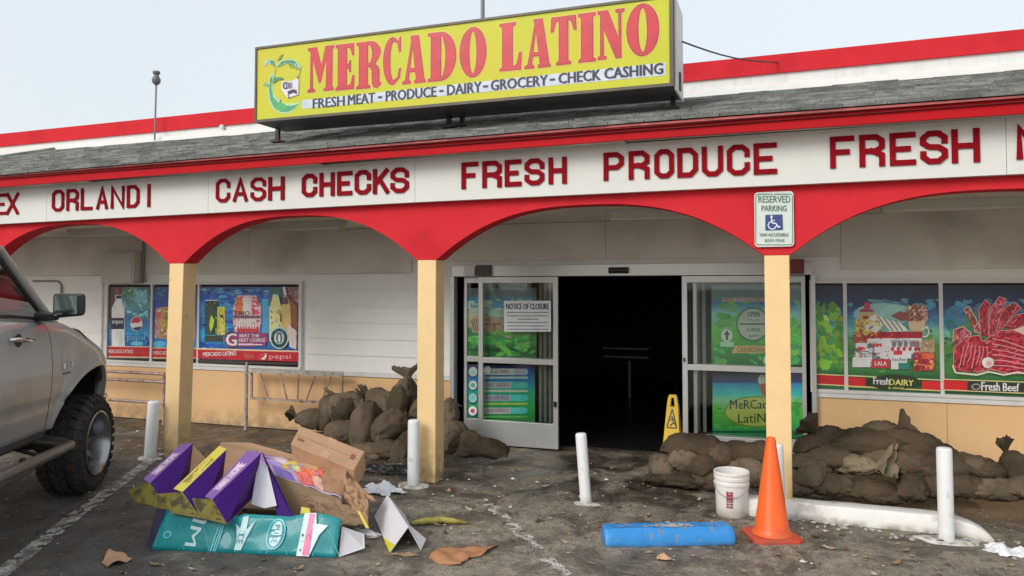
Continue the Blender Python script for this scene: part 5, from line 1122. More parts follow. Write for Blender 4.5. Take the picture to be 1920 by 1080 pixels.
# px, py, width, height, yaw, pitch up, neck size, colour, label
LEFT = [
 (648, 760, 80, 50, 10, 10, 0, 2, 'sandbag at the back of the left pile under the wall rail'),
 (716, 752, 70, 46, 160, 15, 1.0, 0, 'brown sandbag with twisted neck near the top of the left pile'),
 (752, 758, 70, 62, 100, 45, 0, 2, 'dark sandbag high in the left pile beside the middle post'),
 (762, 738, 46, 60, 80, 80, 1.3, 2, 'sandbag standing on top of the left pile with its mouth pointing up'),
 (586, 788, 66, 44, 195, 12, 1.1, 0, 'leftmost sandbag of the left pile with a dark flap at its left end'),
 (618, 772, 60, 52, 120, 35, .9, 1, 'sandbag with gathered neck second from the left end of the left pile'),
 (655, 772, 60, 58, 70, 40, 1.0, 0, 'upright leaning sandbag above the tan cardboard box'),
 (688, 800, 80, 84, 95, 50, .8, 0, 'largest rounded sandbag facing forward in the middle of the left pile'),
 (735, 800, 66, 66, 60, 25, .9, 1, 'sandbag with loose flap just left of the bollard in front of the middle post'),
 (640, 812, 70, 50, 20, 5, 0, 2, 'sandbag hidden behind the tan cardboard box'),
 (725, 846, 68, 40, 15, 0, 0, 2, 'lowest sandbag left of the bollard in front of the middle post'),
 (760, 842, 66, 52, 100, 20, 0, 0, 'bottom sandbag directly behind the bollard near the middle post'),
 (690, 850, 60, 40, 170, 0, 0, 2, 'bottom sandbag of the left pile beside the tan box end'),
 (800, 770, 66, 50, 20, 5, 0, 2, 'sandbag behind the middle yellow post, upper'),
 (806, 826, 70, 56, 40, 0, 0, 0, 'sandbag behind the middle yellow post, lower'),
 (840, 778, 42, 50, 100, 30, .8, 2, 'small dark sandbag against the door frame right of the middle post'),
 (848, 822, 60, 66, 80, 10, 0, 0, 'bulging sandbag right of the middle post'),
 (882, 830, 56, 40, 140, 10, .9, 2, 'sandbag with twisted neck leaning on the left sliding door'),
 (905, 842, 98, 34, 12, 0, 0, 0, 'flat sandbag lying on the ground at the foot of the left sliding door'),
]
MID = [
 (1300, 842, 116, 60, 5, 0, 0, 0, 'big sandbag on top at the left end of the middle pile'),
 (1355, 856, 70, 50, 20, 0, .9, 2, 'sandbag with knotted neck right of the top bag in the middle pile'),
 (1395, 852, 80, 48, 170, 0, 0, 2, 'sandbag behind the bucket, upper'),
 (1425, 850, 60, 44, 20, 10, .9, 0, 'dark necked sandbag just left of the traffic cone top'),
 (1240, 876, 56, 48, 100, 0, 0, 0, 'rounded sandbag at the far left of the middle pile beside the doorway'),
 (1284, 866, 80, 54, 20, 5, 0, 1, 'pale topped sandbag in the middle row left of the bucket'),
 (1330, 876, 70, 48, 60, 0, 0, 0, 'sandbag between the bucket and the pale topped bag'),
 (1262, 898, 96, 36, -8, 0, 0, 1, 'lowest front sandbag of the middle pile with a pointed corner'),
 (1328, 900, 76, 44, 15, 0, 0, 0, 'bottom sandbag just left of the white bucket'),
 (1400, 890, 80, 60, 0, 0, 0, 2, 'sandbag behind the bucket, lower'),
 (1450, 900, 70, 70, 90, 0, 0, 0, 'sandbag hidden behind the traffic cone'),
]
RIGHT = [
 (1530, 836, 76, 46, 30, 10, 0, 0, 'sandbag at the back left of the right pile next to the yellow post'),
 (1562, 820, 70, 40, 200, 20, 1.3, 1, 'sandbag with an open pointed mouth on the upper left of the right pile'),
 (1600, 834, 90, 44, 10, 0, 0, 2, 'dark sandbag in the back of the right pile'),
 (1632, 832, 120, 56, 5, 0, 0, 0, 'long smooth sandbag along the top of the right pile'),
 (1652, 806, 70, 38, 15, 5, 1.1, 2, 'highest sandbag of the right pile with a crumpled neck'),
 (1706, 828, 104, 44, -12, -8, 0, 2, 'top right sandbag sloping down toward the right bollard'),
 (1742, 850, 100, 48, -16, -10, 0, 0, 'sandbag behind the right bollard near the top of the pile'),
 (1510, 866, 56, 40, 60, 0, .9, 2, 'small necked sandbag tucked beside the right yellow post'),
 (1556, 856, 110, 46, 8, 0, 0, 0, 'wide sandbag in the second row at the left of the right pile'),
 (1650, 862, 80, 46, 160, 10, 1.2, 1, 'sandbag with a crumpled ruffled neck in the centre of the right pile'),
 (1600, 874, 70, 44, -30, 10, 1.5, 3, 'pale folded open sandbag mouth in the centre left of the right pile'),
 (1700, 872, 100, 56, -8, 0, 0, 0, 'sandbag in the second row just left of the right bollard'),
 (1762, 878, 110, 62, 5, 0, 0, 0, 'sandbag directly behind the right bollard'),
 (1818, 872, 96, 44, -14, -8, 0, 2, 'sloping sandbag right of the right bollard, upper row'),
 (1858, 884, 66, 40, 10, 0, .9, 2, 'necked sandbag near the right edge of the picture, second row'),
 (1500, 910, 50, 56, 90, 0, 0, 2, 'bottom sandbag half hidden by the right yellow post'),
 (1530, 892, 84, 62, 70, 0, 0, 0, 'tall rounded sandbag in the bottom row right of the yellow post'),
 (1562, 912, 84, 50, 15, 0, 0, 0, 'egg shaped sandbag at the front of the right pile'),
 (1640, 922, 96, 40, -5, 0, 0, 0, 'low flat sandbag at the front centre of the right pile'),
 (1712, 914, 80, 58, 80, 0, 0, 1, 'triangular looking sandbag at the front, left of the right bollard'),
 (1760, 916, 70, 54, 10, 0, 0, 2, 'bottom sandbag behind the right bollard'),
 (1806, 914, 80, 48, 0, 0, 0, 0, 'bottom sandbag just right of the right bollard'),
 (1870, 920, 90, 50, 10, 0, 0, 0, 'bottom sandbag near the right edge of the picture'),
 (1906, 880, 60, 60, 110, 40, 1.2, 2, 'sandbag with pointed neck at the right edge, upper row'),
 (1925, 915, 70, 54, 60, 0, 0, 2, 'bottom sandbag cut by the right edge of the picture'),
]
pile(LEFT, 7.30, 1.05, GL_); pile(MID, 7.12, 1.1, GM_); pile(RIGHT, 7.15, .95, GR_)

# crumpled sheets and plastic
def sheet(c, rx, ry, hgt, seed, freq=3, n=34, jag=.25, rot=0, lift=.003, aspect=None):
    rows = []; o = Vector((seed*3.1, seed*1.7, 0))
    for i in range(n+1):
        row = []
        for k in range(n+1):
            u, v = -1+2*i/n, -1+2*k/n
            rr_ = max(abs(u), abs(v)) or 1; l = math.hypot(u, v) or 1; f = rr_/l if True else 1
            ang_ = math.atan2(v, u); e = 1+jag*noise.noise(Vector((math.cos(ang_)*2, math.sin(ang_)*2, seed)))+jag*.5*noise.noise(Vector((math.cos(ang_)*7, math.sin(ang_)*7, seed)))
            x, y = u*f*rx*e, v*f*ry*e
            h = abs(noise.noise(Vector((x*freq/rx*.5, y*freq/ry*.5, 0))+o))*1.6+abs(noise.noise(Vector((x*freq*1.3/rx, y*freq*1.3/ry, 4))+o))*.6
            cr, s_ = math.cos(rot), math.sin(rot)
            row.append((c[0]+x*cr-y*s_, c[1]+x*s_+y*cr, c[2]+lift+hgt*h*(1-rr_**4*.7)))
        rows.append(row)
    m = MB(); m.grid(rows); return m
def sol(o, t): d = o.modifiers.new('s', 'SOLIDIFY'); d.thickness = t; d.offset = 1; return o
M_WP = mat('white_plastic_film', (.80, .82, .85), .45, .04, 8, .1, 30, dirt=(.45, .43, .40), dscale=8, dth=(.6, .75))
c = G(716, 922); sol(solo('plastic_bag', sheet(c, .20, .12, .085, 3, 2.2, jag=.5), M_WP, c, 'crumpled white plastic bag on the ground left of the middle bollard', 'bag', smooth=True), .003)
c = G(1890, 1036); sol(solo('plastic_bag', sheet(c, .15, .10, .045, 8, 2.0, jag=.5), M_WP, c, 'crumpled white plastic bag at the bottom right edge of the picture', 'bag', smooth=True), .003)
c = G(735, 886); sol(solo('black_sheet', sheet(c, .36, .13, .07, 5, 2.5, jag=.3), mat('black_film', (.012, .012, .013), .35, .2, 8), c, 'crumpled black sheet under the left sandbag pile', 'black_sheet', smooth=True), .002)  # crumpled near-black sheet at the foot of the left pile
c = G(1645, 937); 
# ------------------------------------------------------------------ cardboard boxes
M_CB = mat('brown_cardboard', (.42, .25, .14), .8, .07, 5, .15, 30, dirt=(.28, .17, .10), dscale=4, dth=(.55, .75))
M_CBT = mat('tan_carton_cardboard', (.56, .34, .20), .8, .05, 4, .12, 30, dirt=(.42, .25, .15), dscale=3, dth=(.58, .8))
M_CBI = mat('inner_cardboard', (.30, .20, .12), .85, .1, 6, .15, 30)
def slab(m, q, t, mi=0):            # quad with real board thickness, thickened away from its front
    q = [Vector(v) for v in q]; n = (q[1]-q[0]).cross(q[-1]-q[0]).normalized()
    k = len(q); base = len(m.v); m.v += q+[v-n*t for v in q]
    m.f += [[base+i for i in range(k)], [base+k+i for i in range(k)][::-1]]+[[base+i, base+k+i, base+k+(i+1) % k, base+(i+1) % k] for i in range(k)]
    m.c += [None]*(k+2); m.mi += [mi]*(k+2); return m
def quadmap(q):                     # (u right 0..1, v down 0..1) over a quad a(top left) b(top right) c(bottom right) d(bottom left)
    a, b, c_, d_ = [Vector(v) for v in q]
    return lambda u, v: a*(1-u)*(1-v)+b*u*(1-v)+c_*u*v+d_*(1-u)*v
def qn(q): a, b, c_, d_ = [Vector(v) for v in q]; n = (c_-a).cross(b-d_).normalized(); return n if n.dot(CAM-a) > 0 else -n
def ui(l): return [U(*v) for v in l]
BOARD = .006
def face_in(q):  # make sure slab() front looks at the viewer
    q = [Vector(v) for v in q]; n = (q[1]-q[0]).cross(q[-1]-q[0])
    return q if n.dot(CAM-q[0]) > 0 else q[::-1]
# teal flattened carton, standing on its long edge
t_ = thing('teal_carton', G(460, 1038), 'long teal carton with white and pink print lying on its side before the purple cartons', 'carton')
fl, fr = G(284, 1031), G(630, 1046)
tl, tr = fl+Vector((.03, .11, .255)), fr+Vector((-.03, .11, .225)); n_ = 14
a, b, c_, d_ = tl, tr, fr, fl; q = [a, b, c_, d_]
M_TEAL = mat('teal_carton_print', (.008, .30, .32), .4, .12, 7, .15, 25, coat=.25, dirt=(.01, .20, .24), dscale=6, dth=(.5, .75))
f_ = quadmap(q); nn = qn(q)
rows = []
def wav(u, v):
    tp = .0
    if u > .72: tp = .035*math.sin((u-.72)/.28*math.pi)
    if .2 < u < .45: tp = -.02
    w_ = .010*noise.noise(Vector((u*9, v*3, 2)))
    p_ = f_(u, v); p_ += Vector((0, 0, 1))*tp*(1-v)+nn*w_
    if u > .97: p_ += Vector((0, 0, -.0))
    return p_
m_ = MB(); rows = [[wav(i/40, k/8) for i in range(41)] for k in range(9)]; m_.grid(rows[::-1])
o = part('front_panel', m_, M_TEAL, t_, smooth=40); sol(o, BOARD)
pr = Print(wav, nrm=nn, k=1.25, step=.0008); pr.lay = 9
TEA = (190, 235, 240)
for k in range(7): pr.line([(.05+k*.14, -.0+.02), (.13+k*.14, .55), (.18+k*.14, .97)], .004, (60, 170, 180))
for k in range(5): pr.line([(.25+k*.16, .03), (.15+k*.16, .97)], .004, (50, 160, 172))
pr.text('IM', .175, .18, .235, .86, TEA, .06, rot=True); pr.oval(.24, .2, .012, .06, TEA); pr.oval(.06, .62, .022, .1, (80, 190, 195)); pr.oval(.06, .62, .013, .06, (10, 130, 145))
for x in (.325, .34, .352): pr.rect(x, .02, x+.006, .97, (120, 205, 215))
pr.poly([(.42, .2), (.455, .38), (.455, .08), (.485, .04), (.492, .4), (.53, .15), (.505, .6), (.49, .92), (.455, .92), (.45, .6)], TEA); pr.text('ICE', .455, .45, .49, .75, (20, 130, 140), .03, rot=True); pr.poly([(.455, .5), (.49, .5), (.488, .56), (.457, .56)], (30, 140, 150))
pr.oval(.66, .47, .052, .40, (120, 210, 220)); pr.oval(.66, .47, .047, .36, (10, 135, 145)); pr.oval(.66, .47, .033, .33, TEA); pr.text('PURE', .645, .24, .675, .70, (20, 120, 140), .03, rot=True)
pr.poly([(.80, .0), (.865, .0), (.875, .25), (.94, .25), (.90, .5), (.88, .75), (.862, 1.0), (.795, 1.0)], (200, 235, 235)); pr.poly([(.828, .02), (.86, .02), (.862, .98), (.825, .98)], (235, 120, 160)); pr.text('OFFICIAL', .832, .06, .856, .94, (170, 30, 70), .03, rot=True)
for k in range(5): pr.rect(.806, .15+k*.17, .816, .21+k*.17, (20, 60, 80), False)
part('carton_print', pr, printmat('carton_print_ink', .45, .2), t_)
navy = mat('navy_carton', (.030, .034, .085), .5, .1, 8)
lb = fl+Vector((-.10, .05, .0)); m_ = MB(); slab(m_, face_in([lb+Vector((.02, .07, .25)), tl+Vector((-.004, 0, 0)), fl+Vector((-.004, 0, 0)), lb]), BOARD); part('end_flap', m_, navy, t_)
bk_ = Vector((-.05, .17, 0)); m_ = MB(); slab(m_, [fl+bk_, fr+bk_*.9, fr+Vector((0, .01, .003)), fl+Vector((0, .01, .003))][::-1], .005); slab(m_, [tl+bk_*.4-Vector((0, 0, .16)), tr+bk_*.4-Vector((0, 0, .14)), fr+bk_*.9, fl+bk_][::-1], .005); part('back_panel', m_, M_CBI, t_)
m_ = MB(); slab(m_, face_in([tr+Vector((.0, .01, -.05)), tr+Vector((.10, .14, -.13)), fr+Vector((.13, .16, .03)), fr+Vector((.01, .02, .0))]), BOARD); part('end_flap', m_, mat('white_carton_board', (.70, .69, .72), .6, .05, 5), t_)
# purple trays
M_PUR = mat('purple_carton_print', (.050, .004, .17), .55, .1, 6, .06, 25, spec=.25)
M_OLV = mat('olive_carton_print', (.24, .20, .035), .55, .2, 9, .1, 25, dirt=(.05, .045, .02), dscale=14, dth=(.5, .62))
M_YLW = mat('yellow_carton_print', (.78, .66, .10), .45, .07, 6)
M_WB = mat('white_carton_board', (.70, .69, .72), .6)
PRN = printmat('carton_print_ink', .45, .2)
def tray(lab, top, face, end, strip_mat, strip_print, ndown, inner=None):
    """top = strip quad tl,tr(back),br,bl ; face = big side ; end = lower left end"""
    t_ = thing('drink_carton', ui([end[2]])[0], lab, 'carton', 'purple cartons in the trash heap')
    fq = face_in(ui(face)); m_ = MB(); slab(m_, fq, BOARD); part('side_panel', m_, M_PUR, t_)
    tq = ui(top); m_ = MB(); slab(m_, face_in(tq), BOARD); part('top_strip', m_, strip_mat, t_)
    eq = face_in(ui(end)); m_ = MB(); slab(m_, eq, BOARD); part('end_panel', m_, M_OLV, t_)
    f2 = quadmap(tq); pr = Print(f2, nrm=qn(tq), k=1, step=.001); pr.text(strip_print[0], .16, .2, .72, .8, strip_print[1], .03); part('strip_print', pr, PRN, t_)
    fq2 = [ui(face)[i] for i in range(4)]; pf = Print(quadmap(fq2), nrm=qn(fq2), k=1, step=.001); pf.lay = 2; pf.mottle([(.02, .05), (.98, .05), (.98, .95), (.02, .95)], [(74, 28, 118), (58, 18, 98), (66, 24, 110)], 26, .09, 5, .3); part('scuffs', pf, PRN, t_)
    # back wall parallel to the side and a floor joining the two
    e1 = (tq[0]-tq[3]); w_ = ndown; ql = [v+w_ for v in ui(face)]; m_ = MB(); slab(m_, face_in(ql), BOARD)
    f_ = ui(face); slab(m_, [f_[3], f_[2], f_[2]+w_, f_[3]+w_], BOARD); part('inner_panel', m_, inner or M_CBI, t_)
    ep = ui(end); f3 = quadmap(ep); pr = Print(f3, nrm=qn(ep), k=1, step=.001)
    for k in range(4): pr.poly([(.12+k*.2, .2), (.24+k*.2, .3), (.22+k*.2, .75), (.16+k*.2, .6)], (22, 18, 20), False)
    pr.rect(.1, .82, .85, .88, (25, 20, 22)); pr.mottle([(.03, .03), (.97, .03), (.97, .97), (.03, .97)], [(60, 52, 25), (110, 98, 40), (30, 26, 22), (140, 128, 60)], 60, .07, 9, .35); part('end_print', pr, PRN, t_); return t_
tray('purple carton with a lavender top strip, leftmost of the trash heap',
     [(268.6, 898, 5.62), (339, 833, 6.1), (361.6, 831, 6.08), (281, 906, 5.58)], [(282, 905, 5.58), (361.6, 832, 6.08), (352, 920, 6.0), (318, 958, 5.45)],
     [(240, 919, 5.66), (281, 905, 5.58), (318, 957, 5.45), (256, 941, 5.55)], mat('lavender_print', (.26, .12, .42), .55, .05), ('TAKE HOME', (245, 215, 235)), Vector((-.10, .08, -.0)))
tray('purple carton with a yellow top strip between two other purple cartons',
     [(325.5, 916, 5.50), (411, 836, 6.0), (425, 842, 5.97), (342.5, 922, 5.46)], [(342.5, 922, 5.46), (424.5, 842, 5.97), (415, 920, 5.88), (377, 972, 5.34)],
     [(296, 926, 5.52), (342, 922, 5.46), (377, 972, 5.34), (322, 962, 5.40)], M_YLW, ('TAKE ME HOME', (130, 110, 40)), Vector((-.10, .08, -.0)))
tray('purple carton with the largest visible side, rightmost of the three purple cartons',
     [(384, 931, 5.40), (464, 845, 5.92), (490, 849, 5.88), (398.5, 936, 5.36)], [(398.5, 936, 5.36), (490, 849, 5.88), (474, 932, 5.80), (426, 983, 5.27)],
     [(360, 934, 5.42), (398, 936, 5.36), (426, 983, 5.27), (374, 971, 5.33)], mat('lavender_print', (.42, .24, .60), .4), ('TAKE HOME', (245, 215, 235)), Vector((-.10, .08, -.0)))
t_ = thing('carton_flap', U(500, 950, 5.95), 'purple carton piece with a white inside hanging open beside the purple cartons', 'carton')
m_ = MB(); slab(m_, face_in(ui([(484, 866, 5.88), (501, 873, 5.88), (519, 948, 5.64), (496, 953, 5.62), (471, 945, 5.64)])), .004); part('white_panel', m_, M_WB, t_)
m_ = MB(); slab(m_, face_in(ui([(491, 849, 5.92), (512, 890, 5.86), (551, 972, 5.6), (520, 970, 5.6), (500, 873, 5.89)])), .005); part('purple_panel', m_, M_PUR, t_)
# open brown carton behind the trays, printed carton and torn brown paper
t_ = thing('brown_carton', U(440, 900, 6.5), 'open plain brown carton standing behind the purple cartons', 'carton')
m_ = MB(); slab(m_, face_in(ui([(414, 829, 6.65), (470, 830, 6.6), (552, 853, 6.45), (600, 864, 6.4), (560, 900, 6.35), (480, 915, 6.4), (400, 880, 6.5)])), .006); slab(m_, face_in(ui([(400, 862, 6.5), (448, 872, 6.42), (430, 900, 6.3), (392, 930, 6.2)])), .006)
slab(m_, face_in(ui([(362, 834, 6.6), (384, 858, 6.5), (385, 900, 6.4), (352, 920, 6.4)])), .006); part('flap', m_, M_CBT, t_)
m_ = MB(); slab(m_, face_in(ui([(380, 900, 6.45), (560, 900, 6.45), (560, 960, 6.12), (360, 945, 6.2)])), .006); part('side_panel', m_, M_CBI, t_)
t_ = thing('printed_carton', U(580, 950, 6.0), 'crushed carton with a faded purple, yellow and red printed top beneath the tan box', 'carton')
tq = ui([(464, 845, 6.42), (650, 884, 6.12), (641, 936, 5.80), (510, 889, 5.98)]); f_ = quadmap(tq); nn = qn(tq)
def cr_(u, v): return f_(u, v)+nn*(.022*noise.noise(Vector((u*6, v*4, 3)))+.012*noise.noise(Vector((u*15, v*9, 3)))*(u > .4))
m_ = MB(); m_.grid([[cr_(i/30, k/12) for i in range(31)] for k in range(13)][::-1]); o = part('top_panel', m_, mat('lilac_carton_print', (.50, .36, .52), .45, .2, 8), t_, smooth=50); sol(o, .005)
pr = Print(cr_, nrm=nn, k=1.1, step=.0012); pr.lay = 4
def pg(pts, c):        # subdivided strips so that print follows the creases
    xs_ = [p_[0] for p_ in pts]; ys_ = [p_[1] for p_ in pts]; x0, x1, y0, y1 = min(xs_), max(xs_), min(ys_), max(ys_); n = 5
    for i in range(n):
        for j in range(n):
            u0, u1 = x0+(x1-x0)*i/n, x0+(x1-x0)*(i+1)/n; v0, v1 = y0+(y1-y0)*j/n, y0+(y1-y0)*(j+1)/n
            pr.poly([(u0, v0), (u1, v0), (u1, v1), (u0, v1)], c, False)
    pr.lay += 1
pg([(0, .0), (.22, .25)], (110, 60, 170)); pg([(.05, .3), (.28, .6)], (170, 140, 210)); pg([(.12, .62), (.36, .98)], (130, 110, 190)); pg([(.25, .05), (.40, .3)], (210, 190, 200)); pg([(.3, .3), (.36, .5)], (220, 190, 70)); pg([(.38, .1), (.50, .28)], (215, 200, 90))
pg([(.40, .3), (.56, .55)], (200, 205, 150)); pg([(.42, .55), (.62, .97)], (225, 110, 105)); pg([(.5, .3), (.68, .58)], (235, 120, 90)); pg([(.55, .1), (.78, .3)], (190, 150, 110)); pg([(.62, .55), (.74, .98)], (215, 170, 150)); pg([(.74, .05), (1, .98)], (165, 125, 95)); pg([(.7, .2), (.76, .5)], (200, 90, 70))
part('carton_print', pr, PRN, t_)
m_ = MB(); slab(m_, face_in(ui([(510, 889, 5.98), (641, 936, 5.80), (650, 968, 5.74), (545, 968, 5.85)])), .005); slab(m_, face_in(ui([(641, 936, 5.80), (650, 884, 6.12), (672, 925, 6.15), (655, 968, 5.78)])), .005); part('side_panel', m_, M_CBI, t_)
def crump(cs, seed, amp=.03, n=16):
    a, b, c_, d_ = ui(cs); f_ = quadmap([a, b, c_, d_]); nn = qn([a, b, c_, d_]); m = MB()
    m.grid([[f_(i/n, k/n)+nn*amp*(abs(noise.noise(Vector((i/n*3, k/n*3, seed))))*2+.6*noise.noise(Vector((i/n*8, k/n*8, seed))))+(b-a)*.06*noise.noise(Vector((k/n*5, i/n, seed+3))) for i in range(n+1)] for k in range(n+1)][::-1]); return m
t_ = thing('torn_cardboard', U(670, 985, 5.65), 'torn crumpled brown cardboard strips at the right end of the trash heap', 'cardboard')
for i_, (cs, s_, mt) in enumerate(((((645, 893, 6.0), (668, 905, 6.0), (705, 941, 5.85), (640, 945, 5.82)), 1, M_CB), (((640, 925, 5.82), (690, 935, 5.86), (690, 990, 5.55), (662, 955, 5.7)), 4, M_CB), (((560, 925, 5.85), (640, 938, 5.8), (655, 985, 5.62), (600, 968, 5.75)), 7, M_CBI), (((590, 950, 5.75), (660, 950, 5.75), (690, 985, 5.6), (610, 990, 5.62)), 9, M_CBI))):
    o = part('torn_strip', crump(cs, s_), mt, t_, smooth=40); sol(o, .004)
m_ = MB(); slab(m_, face_in(ui([(668, 955, 5.68), (676, 960, 5.66), (692, 990, 5.52), (686, 990, 5.52)])), .004); slab(m_, face_in(ui([(565, 950, 5.78), (580, 953, 5.76), (582, 962, 5.72), (563, 963, 5.72)])), .004); part('yellow_edge', m_, M_YLW, t_)
# big tan box on top
t_ = thing('cardboard_box', U(610, 930, 6.25), 'closed tan cardboard box with tape lying tilted on top of the trash heap', 'box')
A = ui([(545, 832, 6.20), (664, 881, 6.08), (684, 846, 6.36), (563, 798, 6.50)]); dn = Vector((-.015, .05, -.17))
m_ = MB(); m_.hexa([v+dn for v in A], A); part('carton_body', m_, M_CBT, t_, bev=.008)
f_ = quadmap([A[3], A[2], A[1], A[0]]); nn = qn([A[3], A[2], A[1], A[0]]); pr = Print(f_, nrm=nn, k=1, step=.0012)
pr.poly([(.46, 0), (.58, 0), (.58, 1), (.46, 1)], (214, 170, 142)); pr.rect(.06, .6, .16, .72, (150, 105, 80)); pr.rect(.86, .35, .92, .6, (150, 105, 85)); pr.line([(.02, .5), (.98, .5)], .012, (165, 112, 84)); part('tape', pr, PRN, t_)
# white folded tent board, torn brown board, green and yellow scrap
t_ = thing('folded_board', G(745, 1010), 'white folded board with a yellow corner standing like a tent on the ground', 'board')
Aq = ui([(726, 927, 6.12), (765.5, 987, 5.36), (730.5, 1036, 5.28), (702, 968, 6.08)]); m_ = MB(); slab(m_, face_in(Aq), .004); part('left_panel', m_, M_WB, t_)
m_ = MB(); slab(m_, face_in(ui([(726, 927, 6.12), (765.5, 987, 5.36), (790, 1031, 5.32), (760, 966, 6.1)])), .004); slab(m_, face_in(ui([(768, 985, 5.40), (799, 1010, 5.44), (790, 1031, 5.33)])), .004); part('right_panel', m_, M_WB, t_)
f_ = quadmap(Aq); pr = Print(f_, nrm=qn(Aq), k=1, step=.001); pr.poly([(.62, 1), (1, 1), (1, .72), (.8, .86)], (215, 205, 40)); part('yellow_corner', pr, PRN, t_)
def flat_scrap(name, pts, lab, cat, mt, hgt, seed, mid=None):
    g = [G(a_, b_) for a_, b_ in pts]; c_ = sum(g, Vector())/len(g); m = MB(); rings = 6; n = len(g)*4; out_ = []
    for k in range(n):
        i = k//4; t = (k % 4)/4; p_ = g[i].lerp(g[(i+1) % len(g)], t); out_.append(p_+Vector((noise.noise(Vector((k*1.3, seed, 0))), noise.noise(Vector((k*1.3, seed, 5))), 0))*.012)
    for r_ in range(rings+1):
        for p_ in out_:
            q_ = c_.lerp(p_, r_/rings); z = .004+hgt*(abs(noise.noise(Vector((q_.x*6, q_.y*6, seed))))*1.3+(r_/rings)**2*max(0, noise.noise(Vector((q_.x*3, q_.y*3, seed+9))))*1.5); m.v.append(Vector((q_.x, q_.y, z)))
    for r_ in range(rings):
        for k in range(n): m.f.append([r_*n+k, (r_+1)*n+k, (r_+1)*n+(k+1) % n, r_*n+(k+1) % n]); m.c.append(None); m.mi.append(0)
    return sol(solo(name, m, mt, (c_.x, c_.y, 0), lab, cat, smooth=50), .004)
flat_scrap('cardboard_scrap', [(804, 1048), (818, 1034), (845, 1026), (880, 1030), (936, 1026), (905, 1044), (880, 1050), (862, 1062), (822, 1060)], 'torn orange brown cardboard scrap lying flat right of the white folded board', 'cardboard', mat('orange_brown_board', (.42, .20, .095), .75, .15, 6, .1, 20), .05, 5)
flat_scrap('cardboard_scrap', [(190, 1056), (205, 1040), (232, 1042), (248, 1052), (225, 1060), (200, 1066)], 'small crumpled tan cardboard scrap near the bottom left, on the asphalt', 'cardboard', M_CBT, .05, 2)
t_ = MB(); pts = [G(772, 986)+Vector((0, 0, .02)), G(798, 983)+Vector((0, 0, .026)), G(825, 981)+Vector((0, 0, .026)), G(850, 982)+Vector((0, 0, .022)), G(880, 984)+Vector((0, 0, .012))]
t_.tube(pts, [.016, .026, .028, .022, .006], 12); solo('banana_peel', t_, mat('yellow_green_peel', (.36, .30, .06), .5, .25, 14, .3, 30, dirt=(.10, .12, .03), dscale=9, dth=(.45, .6)), (pts[2].x, pts[2].y, 0), 'yellow green banana lying on the ground right of the white folded board', 'banana', smooth=True)
# scattered dead leaves and paper bits
M_LF = [mat('dry_leaf', (.30, .20, .12), .8, .3, 12), mat('dark_leaf', (.10, .07, .045), .8, .3, 12), mat('pale_leaf', (.40, .33, .25), .8, .2, 12)]
rk = random.Random(21)
def leaf_mb(c, s_, seed):
    rr_ = random.Random(seed); a_ = rr_.random()*6.28; m = MB(); n = 9; cu = rr_.uniform(.1, .4)
    L_ = [(-1, 0), (-.6, .28), (-.1, .38), (.4, .25), (1, 0), (.4, -.25), (-.1, -.36), (-.6, -.25)]
    L_ = [(x*(1+rr_.uniform(-.1, .2)), y*rr_.uniform(.6, 1.3)) for x, y in L_]
    vs = [Vector((x*math.cos(a_)-y*math.sin(a_), x*math.sin(a_)+y*math.cos(a_), .15+cu*(x*x+abs(y)*1.5)))*s_+c for x, y in L_]
    m.add(vs+[c+Vector((0, 0, .05*s_))], [(i, (i+1) % 8, 8) for i in range(8)]); return m
places = [(1490, 1028), (1530, 1010), (1555, 1032), (1215, 968), (1130, 905), (1020, 915), (840, 925), (835, 1000), (1310, 940), (1110, 1058), (232, 810), (360, 1070), (290, 1062), (420, 1066), (700, 1012), (820, 985), (960, 1015), (1600, 1044), (1680, 1060), (1010, 980), (880, 960), (1700, 1035), (1190, 1045), (1060, 1020), (560, 1070), (230, 1075)]
REFS = [((285, 800), 'the left bollard'), ((455, 1060), 'the teal carton'), ((745, 1000), 'the white folded board'), ((865, 1045), 'the orange brown cardboard scrap'), ((820, 985), 'the banana'), ((775, 912), 'the middle bollard'), ((1100, 948), 'the bollard before the doorway'), ((1255, 1005), 'the blue wheel stop'), ((1445, 1008), 'the traffic cone'), ((1640, 1000), 'the white kerb'), ((1373, 950), 'the bucket'), ((1775, 1018), 'the right bollard')]
def LEAFLAB(a_, b_, i):
    d_, (rx, ry), nm = min((math.hypot(a_-q[0], (b_-q[1])*2), q, nm_) for q, nm_ in REFS)
    side_ = ('right of ' if a_ > rx else 'left of ') if abs(a_-rx) > 1.2*abs(b_-ry) else ('in front of ' if b_ > ry else 'behind ')
    return '%s leaf %s %s %s' % (['dry tan', 'dark brown', 'pale'][i % 3], 'close' if d_ < 60 else 'some way', side_, nm)+(', near the doorway' if b_ < 935 and 900 < a_ < 1250 else (', on the silty patch' if a_ > 1200 else ''))
for i, (a_, b_) in enumerate(places):
    c = G(a_, b_); m = leaf_mb(c, rk.uniform(.03, .07), i)
    solo('dead_leaf', m, M_LF[i % 3], (c.x, c.y, 0), LEAFLAB(a_, b_, i), 'leaf', 'dead leaves scattered on the ground')
m = MB()
